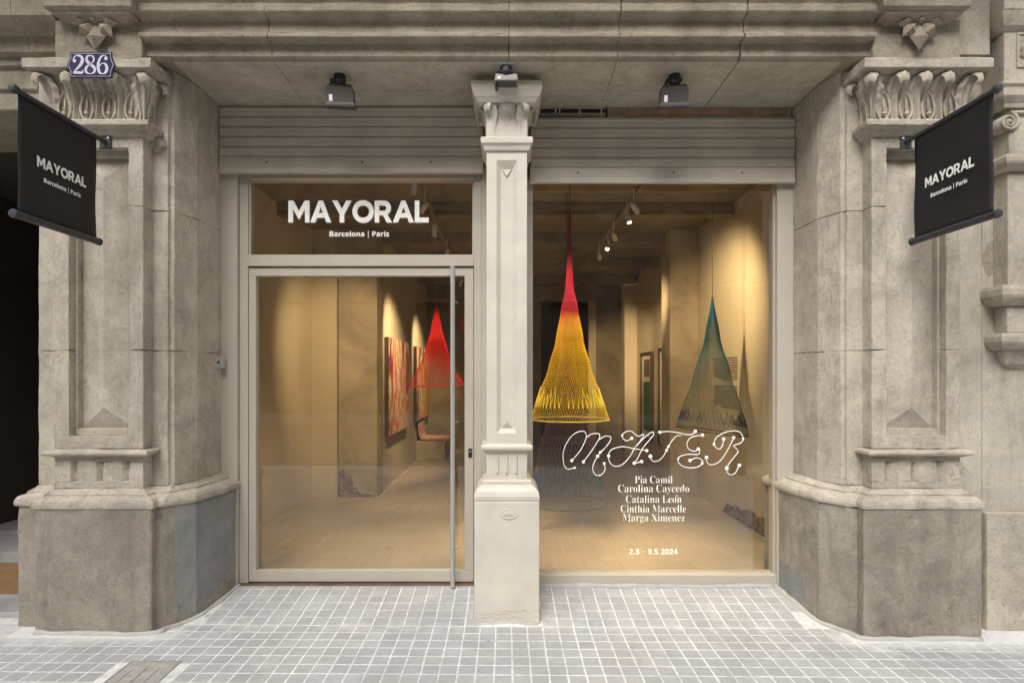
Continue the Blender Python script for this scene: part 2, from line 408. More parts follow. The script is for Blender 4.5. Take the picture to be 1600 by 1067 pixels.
# ------------------------------------------------------------------ mesh helpers
class MB:
    def __init__(s): s.v = []; s.f = []
    def add(s, vs, fs):
        o = len(s.v); s.v += [tuple(q) for q in vs]; s.f += [tuple(i + o for i in q) for q in fs]; return s
    def box(s, x0, x1, y0, y1, z0, z1):
        return s.add([(x0, y0, z0), (x1, y0, z0), (x1, y1, z0), (x0, y1, z0), (x0, y0, z1), (x1, y0, z1), (x1, y1, z1), (x0, y1, z1)],
                     [(0, 3, 2, 1), (4, 5, 6, 7), (0, 1, 5, 4), (1, 2, 6, 5), (2, 3, 7, 6), (3, 0, 4, 7)])
    def loft(s, rings, cap=True, closed=True):
        n = len(rings[0]); vs = [q for r in rings for q in r]; fs = []
        for i in range(len(rings) - 1):
            for j in range(n if closed else n - 1):
                k = (j + 1) % n
                fs.append((i * n + j, i * n + k, (i + 1) * n + k, (i + 1) * n + j))
        if cap and closed:
            fs.append(tuple(range(n - 1, -1, -1))); fs.append(tuple((len(rings) - 1) * n + j for j in range(n)))
        return s.add(vs, fs)
    def prism(s, poly, z0, z1): return s.loft([[(x, y, z0) for x, y in poly], [(x, y, z1) for x, y in poly]])
    def prism_y(s, poly, y0, y1): return s.loft([[(x, y0, z) for x, z in poly], [(x, y1, z) for x, z in poly]])
    def prism_x(s, poly, x0, x1): return s.loft([[(x0, y, z) for y, z in poly], [(x1, y, z) for y, z in poly]])
    def tube(s, pts, r, n=6, closed=False, radii=None):
        pts = [Vector(p) for p in pts]; rings = []; m = len(pts); prev = None
        for i, p in enumerate(pts):
            if closed: d = pts[(i + 1) % m] - pts[i - 1]
            else: d = pts[min(i + 1, m - 1)] - pts[max(i - 1, 0)]
            d.normalize()
            a = prev if prev is not None else (Vector((0, 0, 1)) if abs(d.z) < 0.9 else Vector((1, 0, 0)))
            a = a - d * a.dot(d)
            if a.length < 1e-5: a = d.orthogonal()
            a.normalize(); b = d.cross(a); prev = a
            rr = radii[i] if radii else r
            rings.append([p + (a * math.cos(6.28318 * k / n) + b * math.sin(6.28318 * k / n)) * rr for k in range(n)])
        if closed: rings.append(rings[0]); return s.loft(rings, cap=False)
        return s.loft(rings)
    def lathe(s, prof, c, n=20, axis='z'):
        rings = []
        for r, h in prof:
            ring = []
            for k in range(n):
                a = 6.28318 * k / n; x, y = r * math.cos(a), r * math.sin(a)
                ring.append((c[0] + x, c[1] + y, c[2] + h) if axis == 'z' else ((c[0] + x, c[1] + h, c[2] + y) if axis == 'y' else (c[0] + h, c[1] + x, c[2] + y)))
            rings.append(ring)
        return s.loft(rings)
    def mesh(s, name):
        me = bpy.data.meshes.new(name); me.from_pydata(s.v, [], s.f)
        bm = bmesh.new(); bm.from_mesh(me); bmesh.ops.recalc_face_normals(bm, faces=bm.faces); bm.to_mesh(me); bm.free()
        return me
    def build(s, name, mat, parent=None, smooth=False, bevel=0, seg=2, local=None, inv=True):
        if local is not None:
            s.v = [(x - local[0], y - local[1], z - local[2]) for x, y, z in s.v]
        o = link(name, s.mesh(name), mat, parent)
        if local is not None: o.location = local if parent is None else Vector(local) - world_loc(parent)
        elif parent is not None: o.location = -world_loc(parent)
        if smooth:
            for q in o.data.polygons: q.use_smooth = True
        if bevel:
            b = o.modifiers.new('bevel', 'BEVEL'); b.width = bevel; b.segments = seg; b.limit_method = 'ANGLE'; b.angle_limit = R(35)
            b.harden_normals = False
        if mat in ROUGH and name in ROUGH_PARTS:
            bm = bmesh.new(); bm.from_mesh(o.data); bmesh.ops.triangulate(bm, faces=[f for f in bm.faces if len(f.verts) > 4], ngon_method='EAR_CLIP'); bm.to_mesh(o.data); bm.free()
            sb = o.modifiers.new('grid', 'SUBSURF'); sb.subdivision_type = 'SIMPLE'; sb.levels = 4; sb.render_levels = 4
            for tex, st in ((TEX_A, .010), (TEX_B, .006)):
                dm = o.modifiers.new('wear', 'DISPLACE'); dm.texture = tex; dm.texture_coords = 'GLOBAL'; dm.strength = st; dm.mid_level = .5
        return o
ROUGH = (M_STONE, M_PLINTH, M_LINTEL, M_RENDER)
ROUGH_PARTS = ('pier', 'base_moulding', 'stone_block', 'panel_frame_block', 'lintel', 'lintel_block', 'abacus', 'necking', 'ledge', 'impost_block', 'corbel', 'wall_plinth', 'fluted_block', 'stone_band')
TEX_A = bpy.data.textures.new('stone_wear', 'CLOUDS'); TEX_A.noise_scale = .055; TEX_A.noise_depth = 4
TEX_B = bpy.data.textures.new('stone_chip', 'STUCCI'); TEX_B.noise_scale = .16; TEX_B.turbulence = 6
def world_loc(o):
    l = Vector((0, 0, 0))
    while o is not None:
        l += o.location; o = o.parent
    return l
def link(name, me, mat, parent=None):
    o = bpy.data.objects.new(name, me); COL.objects.link(o)
    if mat is not None:
        me.materials.clear(); me.materials.append(mat)
    if parent is not None: o.parent = parent
    return o
def thing(name, loc, label, cat, group=None):
    o = bpy.data.objects.new(name, None); COL.objects.link(o); o.location = loc; o.empty_display_size = 0.1
    return tag(o, label, cat, group)
def tag(o, label=None, cat=None, group=None, kind=None):
    if label: o['label'] = label
    if cat: o['category'] = cat
    if group: o['group'] = group
    if kind: o['kind'] = kind
    return o
def copy_tree(o, parent=None):
    c = o.copy(); COL.objects.link(c)
    if parent is not None: c.parent = parent
    for ch in [q for q in o.children]: copy_tree(ch, c)
    return c
def catmull(pts, n=6):
    out = []
    P = [Vector(p) for p in pts]
    for i in range(len(P) - 1):
        p0, p1, p2, p3 = P[max(i - 1, 0)], P[i], P[i + 1], P[min(i + 2, len(P) - 1)]
        for k in range(n):
            t = k / n
            out.append(0.5 * ((2 * p1) + (p2 - p0) * t + (2 * p0 - 5 * p1 + 4 * p2 - p3) * t * t + (3 * p1 - p0 - 3 * p2 + p3) * t ** 3))
    out.append(P[-1]); return out

# ---- text as flat mesh
def font_of(fn):
    try:
        d = bpy.utils.system_resource('DATAFILES', path='fonts')
        p = os.path.join(d, fn)
        if os.path.exists(p): return bpy.data.fonts.load(p, check_existing=True)
    except Exception: pass
    return None
FONT_MATH = font_of('NotoSansMath-Regular.woff2')
def sans(txt):
    out = ''
    for c in txt:
        if 'A' <= c <= 'Z': out += chr(0x1D5D4 + ord(c) - 65)
        elif 'a' <= c <= 'z': out += chr(0x1D5EE + ord(c) - 97)
        elif '0' <= c <= '9': out += chr(0x1D7EC + ord(c) - 48)
        else: out += c
    return out if FONT_MATH else txt
def text_mesh(body, width, font=None, offset=0.0, extrude=0.001, height=None):
    cu = bpy.data.curves.new('t', 'FONT'); cu.body = body
    if font: cu.font = font
    cu.align_x = 'CENTER'; cu.offset = offset; cu.extrude = 0.0; cu.resolution_u = 4
    o = bpy.data.objects.new('t', cu); COL.objects.link(o)
    dg = bpy.context.evaluated_depsgraph_get()
    me = bpy.data.meshes.new_from_object(o.evaluated_get(dg))
    bpy.data.objects.remove(o); bpy.data.curves.remove(cu)
    xs = [v.co.x for v in me.vertices]; ys = [v.co.y for v in me.vertices]
    if not xs: return me
    k = width / (max(xs) - min(xs)); kh = k if height is None else height / (max(ys) - min(ys))
    cx = (max(xs) + min(xs)) / 2; cy = (max(ys) + min(ys)) / 2
    for v in me.vertices: v.co = ((v.co.x - cx) * k, (v.co.y - cy) * kh, 0)
    if extrude:
        bm = bmesh.new(); bm.from_mesh(me)
        r = bmesh.ops.extrude_face_region(bm, geom=list(bm.faces))
        for e in r['geom']:
            if isinstance(e, bmesh.types.BMVert): e.co.z += extrude
        bmesh.ops.recalc_face_normals(bm, faces=bm.faces); bm.to_mesh(me); bm.free()
    return me
def split_words(me, gap):
    """one mesh per word: islands grouped wherever the horizontal gap is wide"""
    bm = bmesh.new(); bm.from_mesh(me); bm.verts.ensure_lookup_table(); seen = set(); isl = []
    for v in bm.verts:
        if v.index in seen: continue
        st, g = [v], []
        seen.add(v.index)
        while st:
            q = st.pop(); g.append(q.index)
            for e in q.link_edges:
                o = e.other_vert(q)
                if o.index not in seen: seen.add(o.index); st.append(o)
        xs = [bm.verts[i].co.x for i in g]; isl.append((min(xs), max(xs), g))
    isl.sort(); groups = []; right = -1e9
    for a, b, g in isl:
        if a - right > gap: groups.append([])
        groups[-1] += g; right = max(right, b)
    out = []
    for g in groups:
        keep = set(g); mp = {i: k for k, i in enumerate(g)}
        n = bpy.data.meshes.new('word'); n.from_pydata([tuple(bm.verts[i].co) for i in g], [], [tuple(mp[v.index] for v in f.verts) for f in bm.faces if f.verts[0].index in keep]); out.append(n)
    bm.free(); return out
def arc(cx, cy, rx, ry, a0, a1, n): return [(cx + rx * math.cos(R(a0 + (a1 - a0) * i / n)), cy + ry * math.sin(R(a0 + (a1 - a0) * i / n))) for i in range(n + 1)]
GLYPH = {
 'M': (1.12, [[(0,0),(0,1),(.25,1),(.56,.52),(.87,1),(1.12,1),(1.12,0),(.88,0),(.88,.62),(.57,.14),(.55,.14),(.24,.62),(.24,0)]]),
 'A': (1.12, [[(0,0),(.45,1),(.67,1),(1.12,0),(.86,0),(.765,.22),(.355,.22),(.26,0)], [(.445,.43),(.675,.43),(.56,.71)]]),
 'Y': (1.04, [[(.40,0),(.40,.38),(0,1),(.28,1),(.52,.61),(.76,1),(1.04,1),(.64,.38),(.64,0)]]),
 'O': (1.14, [arc(.57,.5,.57,.52,0,352,44), arc(.57,.5,.325,.285,0,352,44)]),
 'R': (.93, [[(0,0),(0,1)] + arc(.50,.665,.37,.335,90,-62,16) + [(.93,0),(.645,0),(.44,.33),(.24,.33),(.24,0)],
             [(.24,.53),(.24,.79)] + arc(.48,.66,.14,.13,90,-90,10)]),
 'L': (.74, [[(0,0),(0,1),(.24,1),(.24,.22),(.74,.22),(.74,0)]]),
}
def glyph_mesh(ch, cap, sx, depth):
    cu = bpy.data.curves.new('g', 'CURVE'); cu.dimensions = '2D'; cu.fill_mode = 'BOTH'; cu.extrude = depth / 2
    for poly in GLYPH[ch][1]:
        sp = cu.splines.new('POLY'); sp.points.add(len(poly) - 1); sp.use_cyclic_u = True
        for i, (x, y) in enumerate(poly): sp.points[i].co = (x * cap * sx, y * cap, 0, 1)
    o = bpy.data.objects.new('g', cu); COL.objects.link(o)
    me = bpy.data.meshes.new_from_object(o.evaluated_get(bpy.context.evaluated_depsgraph_get()))
    bpy.data.objects.remove(o); bpy.data.curves.remove(cu)
    return me
def wordmark(width, depth):
    """letters of the shop name: list of (x offset from centre, mesh), cap height"""
    txt = 'MAYORAL'; gap = 0.04; sx = 0.87
    tot = sum(GLYPH[c][0] * sx for c in txt) + gap * (len(txt) - 1)
    cap = width / tot; x = -width / 2; out = []
    for c in txt:
        out.append((x, glyph_mesh(c, cap, sx, depth))); x += (GLYPH[c][0] * sx + gap) * cap
    return out, cap

# ================================================================== THE SETTING: pavement, road
XC = 0.012
Y_FOLD, Y_WIN, RAMP_Z = 3.845, 4.40, 0.053
def gz(x, y):
    base = -0.0065 * (x + 2.575)
    if y <= Y_FOLD or abs(x) > 2.3: return base
    t = min(1, (y - Y_FOLD) / (Y_WIN - Y_FOLD))
    return base + (RAMP_Z - base) * t
pav = MB()
xs = [-14, -7, -4.5, -3.2, -2.3] + [-2.0 + 0.25 * i for i in range(17)] + [2.3, 3.2, 4.5, 7, 14]
ys = [-1.6, 0, 1.5, 3.0, Y_FOLD, 4.0, 4.15, 4.3, Y_WIN, 4.62]
gv = [(x, y, gz(x, y) + 0.0009) for y in ys for x in xs]
nx = len(xs)
pav.add(gv, [(j * nx + i, j * nx + i + 1, (j + 1) * nx + i + 1, (j + 1) * nx + i) for j in range(len(ys) - 1) for i in range(nx - 1)])
pavement = pav.build('pavement', M_GROUT)
tag(pavement, 'pavement of small square grey tiles with white joints', kind='structure')

TX, TY, GAP = 0.100, 0.1035, 0.0078
def tile_mesh():
    m = MB(); hx, hy = (TX - GAP) / 2, (TY - GAP) / 2; b = 0.003
    m.loft([[(-hx, -hy, -0.006), (hx, -hy, -0.006), (hx, hy, -0.006), (-hx, hy, -0.006)],
            [(-hx, -hy, 0.0), (hx, -hy, 0.0), (hx, hy, 0.0), (-hx, hy, 0.0)],
            [(-hx + b, -hy + b, 0.0025), (hx - b, -hy + b, 0.0025), (hx - b, hy - b, 0.0025), (-hx + b, hy - b, 0.0025)]])
    return m
tm = tile_mesh(); tme = tm.mesh('paving_tile'); tme.materials.append(M_TILE)
def blocked(x, y):
    if y > Y_FOLD + 0.03 and abs(x - XC) > 2.02 - max(0, (4.15 - y)) * 0.35: return True
    if y > 3.66 and abs(x - XC) > 2.16 and (x > 0 or x > -3.1) : return True
    if y > 3.86 and abs(x - XC) < 0.19: return True
    if y > 3.80 and abs(x) > 2.3: return True
    if -2.13 < x < -1.80 and 2.92 < y < 3.36: return True
    return False
cands = []
y = Y_FOLD - TY / 2
rows = []
while y > -1.5: rows.append(y); y -= TY
rr = Y_FOLD + TY / 2
while rr < 4.40: rows.append(rr); rr += TY * 0.965
for y in rows:
    k = -70
    while k < 70:
        x = 0.037 + 0.05 + TX * k; k += 1
        if blocked(x, y): continue
        cands.append((x, y))
def in_view(x, y):
    if y < 2.9: return False
    px = VX + x / y * F; py = VY + (EYE - gz(x, y)) / y * F
    return -10 < px < 1610 and py < 1072
view = sorted([c for c in cands if in_view(*c)], key=lambda c: c[1])
single = set(view[:300])
stuff = MB()
for (x, y) in cands:
    e = 0.05
    sxl = (gz(x + e, y) - gz(x - e, y)) / (2 * e); syl = (gz(x, y + e * .8) - gz(x, y - e * .8)) / (1.6 * e)
    if y < Y_FOLD: syl = 0.0
    jx, jy = random.uniform(-.0012, .0012), random.uniform(-.0012, .0012)
    jz = random.uniform(-.0006, .0006); rt = random.uniform(-.008, .008)
    if (x, y) in single:
        o = bpy.data.objects.new('paving_tile', tme); COL.objects.link(o); o.parent = pavement
        o.location = (x + jx, y + jy, gz(x, y) + jz)
        o.rotation_euler = (syl + random.uniform(-.003, .003), -sxl + random.uniform(-.003, .003), rt)
    else:
        c, s = math.cos(rt), math.sin(rt)
        stuff.add([(x + jx + a * c - b * s, y + jy + a * s + b * c, gz(x, y) + jz + h + a * sxl + b * syl) for a, b, h in tm.v], tm.f)
so = stuff.build('paving_tiles', M_TILE, pavement); tag(so, kind='stuff')

# mortar fillets at the feet of the piers and under the shop front
def fillet(path, r, name='mortar_fillet'):
    m = MB(); pts = catmull([(x, y, gz(x, y) + 0.002) for x, y in path], 8); rad = []
    q = []
    for i, p in enumerate(pts):
        k = noise.noise(Vector((p.x * 9, p.y * 9, 3.1))) 
        rad.append(r * (1 + 0.55 * k)); q.append(p + Vector((0.01 * k, 0.012 * noise.noise(Vector((p.x * 7, 2, p.y * 7))), 0)))
    m.tube(q, r, 8, radii=rad)
    return m.build(name, M_MORTAR, pavement, smooth=True)
for s in (-1, 1):
    fillet([(XC + s * 1.985, 4.40), (XC + s * 2.0, 4.22), (XC + s * 2.05, 3.945), (XC + s * 2.165, 3.785), (XC + s * 2.21, 3.70), (XC + s * 2.5, 3.695), (XC + s * 2.94, 3.70)], 0.018)
fillet([(0.24, 4.385), (0.8, 4.39), (1.4, 4.385), (1.98, 4.39)], 0.02)
fillet([(-0.20, 4.2), (-0.205, 3.892), (0.0, 3.890), (0.222, 3.892), (0.225, 4.2)], 0.007)

# drain cover
dc = thing('drain_cover', (-1.96, 3.13, gz(-1.96, 3.13)), 'worn metal drain cover set flush into the grey paving tiles', 'drain cover')
m = MB(); m.box(-2.096, -1.832, 2.93, 3.345, -0.02, gz(-1.96, 3.1) + 0.004)
m.build('cover_plate', M_DRAIN, dc, bevel=0.002)
m = MB()
zt = gz(-1.96, 3.1) + 0.006
for a, b, c, d in ((-2.106, -2.098, 2.925, 3.355), (-1.830, -1.822, 2.925, 3.355), (-2.098, -1.830, 3.347, 3.355), (-2.098, -1.830, 2.920, 2.928)): m.box(a, b, c, d, -0.02, zt)
m.build('rim', M_DRAIN, dc, bevel=0.001)
for i in range(3):
    m = MB(); m.box(-2.05 + 0.07 * i, -2.035 + 0.07 * i, 3.02, 3.26, zt - 0.002, zt + 0.0015); m.build('raised_bar', M_DRAIN, dc)

# road, far side
m = MB(); m.box(-60, 60, -12.0, -1.85, -0.3, -0.14); tag(m.build('road', M_ASPHALT), 'asphalt street behind the viewer', kind='structure')
m = MB(); m.box(-60, 60, -1.85, -1.6, -0.3, -0.02); tag(m.build('kerb', M_KERB, bevel=0.01), 'granite kerb stone edge along the street', kind='structure')
m = MB(); m.box(-60, 60, -17, -12.0, -0.3, -0.02); tag(m.build('far_pavement', M_KERB), 'pavement on the far side of the street', kind='structure')
m = MB(); m.add([(-250, -250, -0.32), (250, -250, -0.32), (250, 250, -0.32), (-250, 250, -0.32)], [(0, 1, 2, 3)])
tag(m.build('ground', M_ASPHALT), 'wide flat ground under the city block', kind='structure')

# ================================================================== THE STONE BUILDING FRONT
bld = thing('building', (0, 4.2, 0), 'weathered stone building front with carved piers and deep lintel around the shop', 'building')

PL = [(1.998, 4.62), (2.012, 4.22), (2.062, 3.944), (2.178, 3.790), (2.219, 3.775), (2.219, 3.71), (2.952, 3.71), (2.952, 3.80), (3.13, 3.80), (3.13, 4.62)]
SH = [(2.112, 4.62), (2.114, 4.25), (2.118, 4.06), (2.18, 3.872), (2.30, 3.852), (2.30, 3.757), (2.858, 3.757), (2.858, 3.852), (3.055, 3.872), (3.055, 4.62)]
PLR = PL[:7] + [(2.952, 3.835), (2.953, 3.836), (2.953, 4.62)]
SHR = SH[:7] + [(2.858, 3.852), (2.90, 3.853), (2.90, 4.62)]
def ledge(m, s, u0, u1, yf, yb, prof):
    rings = []
    for d, z in prof:
        rings.append([(XC + s * (u0 - d), yb, z), (XC + s * (u0 - d), yf - d, z), (XC + s * (u1 + d), yf - d, z), (XC + s * (u1 + d), yb, z)])
    m.loft(rings); return m

def leaf_mesh(h, wd, out, thick=0.008, fat=1.0, rib=True):
    """a carved capital leaf: stands at the origin, faces -Y, rises in +Z, its tip rolls forward"""
    path = [(0.00, 0.0, .46), (-.02, .18, .50), (-.02, .36, .60), (.03, .52, .78), (.14, .68, .98), (.34, .83, 1.05), (.58, .93, .92), (.80, .965, .74), (.98, .93, .60), (1.06, .85, .50), (1.0, .76, .38), (.88, .73, .20)]
    cl = catmull([Vector(p) for p in path], 4)
    nu = 24; rings = []
    for i, p in enumerate(cl):
        ring = []; lob = 1 + (0.10 * math.sin(i * 1.15) if rib and p[0] < .6 else 0)
        for j in range(nu + 1):
            a = -1 + 2 * j / nu
            x = a * wd * 0.5 * p[2] * lob
            bulge = (1 - a * a) * 0.20 * wd * fat
            if rib:
                k = max(0, 1 - max(0, p[0]) * 0.95)
                bulge += wd * k * (0.13 * math.exp(-(a / 0.13) ** 2) - 0.11 * math.exp(-((abs(a) - .36) / 0.14) ** 2) + 0.08 * math.exp(-((abs(a) - .70) / 0.12) ** 2) - .05 * math.exp(-((abs(a) - .98) / .1) ** 2))
            ring.append((x, -(p[0] * out + bulge * (1 if p[0] < 0.75 else max(0.25, 1 - (p[0] - 0.75) * 1.2))), p[1] * h + (bulge * 0.55 if p[0] > 0.45 else 0)))
        rings.append(ring)
    m = MB(); m.loft(rings, cap=False, closed=False)
    return m
def leaf_obj(me, mat, loc, rotz, parent, name='carved_leaf', scale=(1, 1, 1)):
    o = bpy.data.objects.new(name, me); COL.objects.link(o); o.parent = parent
    o.location = Vector(loc) - world_loc(parent); o.rotation_euler = (0, 0, rotz); o.scale = scale
    return o
lm = leaf_mesh(0.272, 0.132, 0.105)
LEAF = lm.mesh('carved_leaf'); LEAF.materials.append(M_STONE)
for q in LEAF.polygons: q.use_smooth = True
def bud_mesh():
    m = MB()
    # pointed oval rim, hollow field, knob and stem
    n = 20; pts = []
    for k in range(n):
        a = 6.28318 * k / n; r = 1.0
        x = 0.040 * math.sin(a); z = 0.085 + 0.072 * math.cos(a) + (0.028 * max(0, math.cos(a)) ** 4)
        pts.append((x, -0.012, z))
    m.tube(pts, 0.0085, 6, closed=True)
    m.lathe([(0.001, -0.026), (0.010, -0.023), (0.014, -0.014), (0.013, -0.004), (0.008, 0.004)], (0, -0.006, 0.052), 12, 'y')
    m.tube([(0, -0.008, 0.066), (0, -0.010, 0.10), (0, -0.008, 0.15)], 0.006, 6)
    return m
BUD = bud_mesh().mesh('carved_bud'); BUD.materials.append(M_STONE)
for q in BUD.polygons: q.use_smooth = True

JOINTS = (0.893, 1.766, 2.67, 3.586)
def pier(s):
    P = lambda u, y: (XC + s * u, y)
    plan_p, plan_s = (PL, SH) if s < 0 else (PLR, SHR)
    # plinth is the pier's own mesh
    m = MB(); m.prism([P(*q) for q in plan_p], -0.08, 0.768)
    pr = m.build('pier', M_PLINTH, bld, bevel=0.014, seg=3)
    tag(pr, 'stone pier left of the shop door with blue-grey painted inner face' if s < 0 else 'stone pier right of the display window')
    # base moulding follows the plan from plinth to shaft
    prof = [(0.30, .762), (0.02, .768), (-.16, .776), (-.20, .795), (-.16, .815), (-.02, .832), (.22, .843), (.42, .848), (.47, .852), (.47, .862), (.62, .868), (.86, .882), (1.0, .893)]
    rings = []
    for t, z in prof:
        rings.append([P(a[0] + (b[0] - a[0]) * t, a[1] + (b[1] - a[1]) * t) + (z,) for a, b in zip(plan_p, plan_s)])
    m = MB(); m.loft(rings); m.build('base_moulding', M_STONE, pr, bevel=0.003, seg=2)
    # shaft blocks
    core = [(2.112, 4.62), (2.115, 4.06), (2.172, 3.880), (2.196, 3.880), (2.200, 3.856), (2.86, 3.856), (2.945, 3.856), (2.950, 3.872), (2.995, 3.874), (3.055, 3.878), (3.055, 4.62)]
    if s > 0: core = core[:5] + [(2.898, 3.856), (2.898, 4.62)]
    for z0, z1 in zip(JOINTS[:-1], JOINTS[1:]):
        m = MB(); m.prism([P(*q) for q in core], z0 + 0.001, z1 - 0.001)
        m.build('stone_block', M_STONE, pr, bevel=0.004)
    # dentil block: plain band, fluted band, plain band
    ux0, ux1, yf = 2.300, 2.858, 3.757
    m = MB(); m.prism([P(ux0, 3.855), P(ux0, yf), P(ux1, yf), P(ux1, 3.855)], 0.894, 0.935); m.build('stone_band', M_STONE, pr, bevel=0.003)
    nb = [P(ux0, 3.855), P(ux0, yf)]
    for uc in (2.405, 2.570, 2.735):
        nb += [P(uc - 0.026, yf), P(uc - 0.002, yf + 0.024), P(uc + 0.002, yf + 0.024), P(uc + 0.026, yf)]
    nb += [P(ux1, yf), P(ux1, 3.855)]
    m = MB(); m.prism(nb, 0.936, 1.062); m.build('fluted_block', M_STONE, pr)
    m = MB(); m.prism([P(ux0, 3.855), P(ux0, yf), P(ux1, yf), P(ux1, 3.855)], 1.063, 1.092); m.build('stone_band', M_STONE, pr, bevel=0.002)
    m = MB(); ledge(m, s, 2.30, 2.858, 3.757, 3.855, [(0.0, 1.0925), (0.012, 1.094), (0.03, 1.104), (0.048, 1.108), (0.053, 1.118), (0.050, 1.130), (0.03, 1.138), (0.0, 1.141)])
    m.build('ledge', M_STONE, pr, bevel=0.002)
    # pilaster with a deep sunk panel
    a0, a1, b0, b1, zb, zt = 2.300, 2.858, 2.393, 2.769, 1.222, 3.04
    def uz(u, z): return (XC + s * u, z)
    m = MB(); m.prism_y([uz(*q) for q in [(a0, 1.142), (a1, 1.142), (a1, 1.765), (b1, 1.765), (b1, zb), (b0, zb), (b0, 1.765), (a0, 1.765)]], 3.757, 3.858); m.build('panel_frame_block', M_STONE, pr, bevel=0.006)
    for p0, p1 in ((a0, b0), (b1, a1)):
        m = MB(); x0, x1 = sorted((XC + s * p0, XC + s * p1)); m.box(x0, x1, 3.757, 3.858, 1.767, 2.669); m.build('panel_frame_block', M_STONE, pr, bevel=0.006)
    m = MB(); m.prism_y([uz(*q) for q in [(a0, 3.115), (a1, 3.115), (a1, 2.671), (b1, 2.671), (b1, zt), (b0, zt), (b0, 2.671), (a0, 2.671)]], 3.757, 3.858); m.build('panel_frame_block', M_STONE, pr, bevel=0.006)
    # inner step of the frame + ridged panel with hipped ends
    m = MB(); i0, i1, j0, j1 = b0 + 0.018, b1 - 0.018, zb + 0.045, zt - 0.04
    for q in ([(b0, zb), (b1, zb), (b1, j0), (b0, j0)], [(b0, j1), (b1, j1), (b1, zt), (b0, zt)], [(b0, j0), (i0, j0), (i0, j1), (b0, j1)], [(i1, j0), (b1, j0), (b1, j1), (i1, j1)]):
        m.prism_y([uz(*t) for t in q], 3.81, 3.8575)
    m.build('panel_step', M_STONE, pr, bevel=0.003)
    uc = (b0 + b1) / 2; yb_, yr = 3.854, 3.802
    V = [uz(i0, j0), uz(i1, j0), uz(i1, j1), uz(i0, j1)]
    vs = [(x, yb_, z) for x, z in V] + [(XC + s * uc, yr, j0 + 0.135), (XC + s * uc, yr, j1 - 0.135)] + [(x, yb_ + 0.03, z) for x, z in V]
    m = MB(); m.add(vs, [(0, 1, 4), (1, 2, 5, 4), (2, 3, 5), (3, 0, 4, 5), (0, 3, 9, 6), (0, 6, 7, 1), (1, 7, 8, 2), (2, 8, 9, 3), (6, 9, 8, 7)])
    m.build('ridged_panel', M_STONE, pr)
    # capital
    m = MB(); ledge(m, s, 2.30, 2.858, 3.757, 3.858, [(0.0, 3.106), (0.02, 3.112), (0.035, 3.135), (0.055, 3.150), (0.072, 3.158), (0.074, 3.186), (0.06, 3.196), (0.0, 3.199)])
    m.build('necking', M_STONE, pr, bevel=0.003)
    m = MB(); ledge(m, s, 2.31, 2.848, 3.765, 3.858, [(0.0, 3.198), (0.0, 3.30), (0.02, 3.40), (0.06, 3.474)])
    m.build('capital_bell', M_STONE, pr)
    m = MB(); ledge(m, s, 2.31, 2.848, 3.765, 3.90, [(0.07, 3.474), (0.095, 3.484), (0.095, 3.488), (0.125, 3.490), (0.127, 3.545), (0.120, 3.5505)])
    m.build('abacus', M_STONE, pr, bevel=0.003)
    for i in range(5):
        u = 2.579 + (i - 2) * 0.140
        off = 0.0; rz = 0.0
        if i in (0, 4):
            rz = s * (1 if i == 4 else -1) * R(32)
        leaf_obj(LEAF, None, (XC + s * u, 3.768, 3.197), rz, pr)
    for i in range(4):
        u = 2.579 + (i - 1.5) * 0.140
        leaf_obj(BUD, None, (XC + s * u, 3.762, 3.199), 0, pr, 'carved_bud')
    leaf_obj(LEAF, None, (XC + s * 2.312, 3.835, 3.197), -s * R(90) , pr)
    # impost block and corbel above
    m = MB(); x0, x1 = sorted((XC + s * 2.262, XC + s * 2.80)); m.box(x0, x1, 3.68, 3.90, 3.5515, 3.80); m.build('impost_block', M_LINTEL, pr, bevel=0.006)
    m = MB(); ledge(m, s, 2.33, 2.70, 3.64, 3.90, [(0.0, 3.762), (0.02, 3.776), (0.050, 3.786), (0.055, 3.806), (0.080, 3.814), (0.085, 3.85), (0.095, 3.86), (0.095, 3.95)])
    m.build('corbel', M_LINTEL, pr, bevel=0.003)
    # fan of five faceted petals under the corbel
    for k, ang in enumerate((-80, -44, 0, 44, 80)):
        L, wd = (0.190, 0.085) if k == 2 else ((0.150, 0.072) if k in (1, 3) else (0.15, 0.058))
        m = MB(); ca, sa = math.cos(R(ang)), math.sin(R(ang))
        base = [(0, 0, 0.0), (-wd * .72, -0.008, -L * .55), (0, -0.012, -L), (wd * .72, -0.008, -L * .55), (0, -0.046, -L * .62), (0, 0.06, -L * .5)]
        pts = []
        for x, yy, z in base: pts.append((XC + s * 2.52 + x * ca + z * sa, 3.652 + yy * 1.1, 3.782 + (-x * sa + z * ca) * 1.0))
        m.add(pts, [(0, 1, 4), (1, 2, 4), (2, 3, 4), (3, 0, 4), (0, 5, 1), (1, 5, 2), (2, 5, 3), (3, 5, 0)])
        m.build('petal', M_LINTEL, pr)
    m = MB(); m.lathe([(0.004, -0.03), (0.018, -0.02), (0.022, 0.0), (0.02, 0.05)], (XC + s * 2.52, 3.635, 3.775), 10, 'y'); m.build('boss', M_LINTEL, pr, smooth=True)
    return pr
pier_l = pier(-1)
pier_r = pier(1)
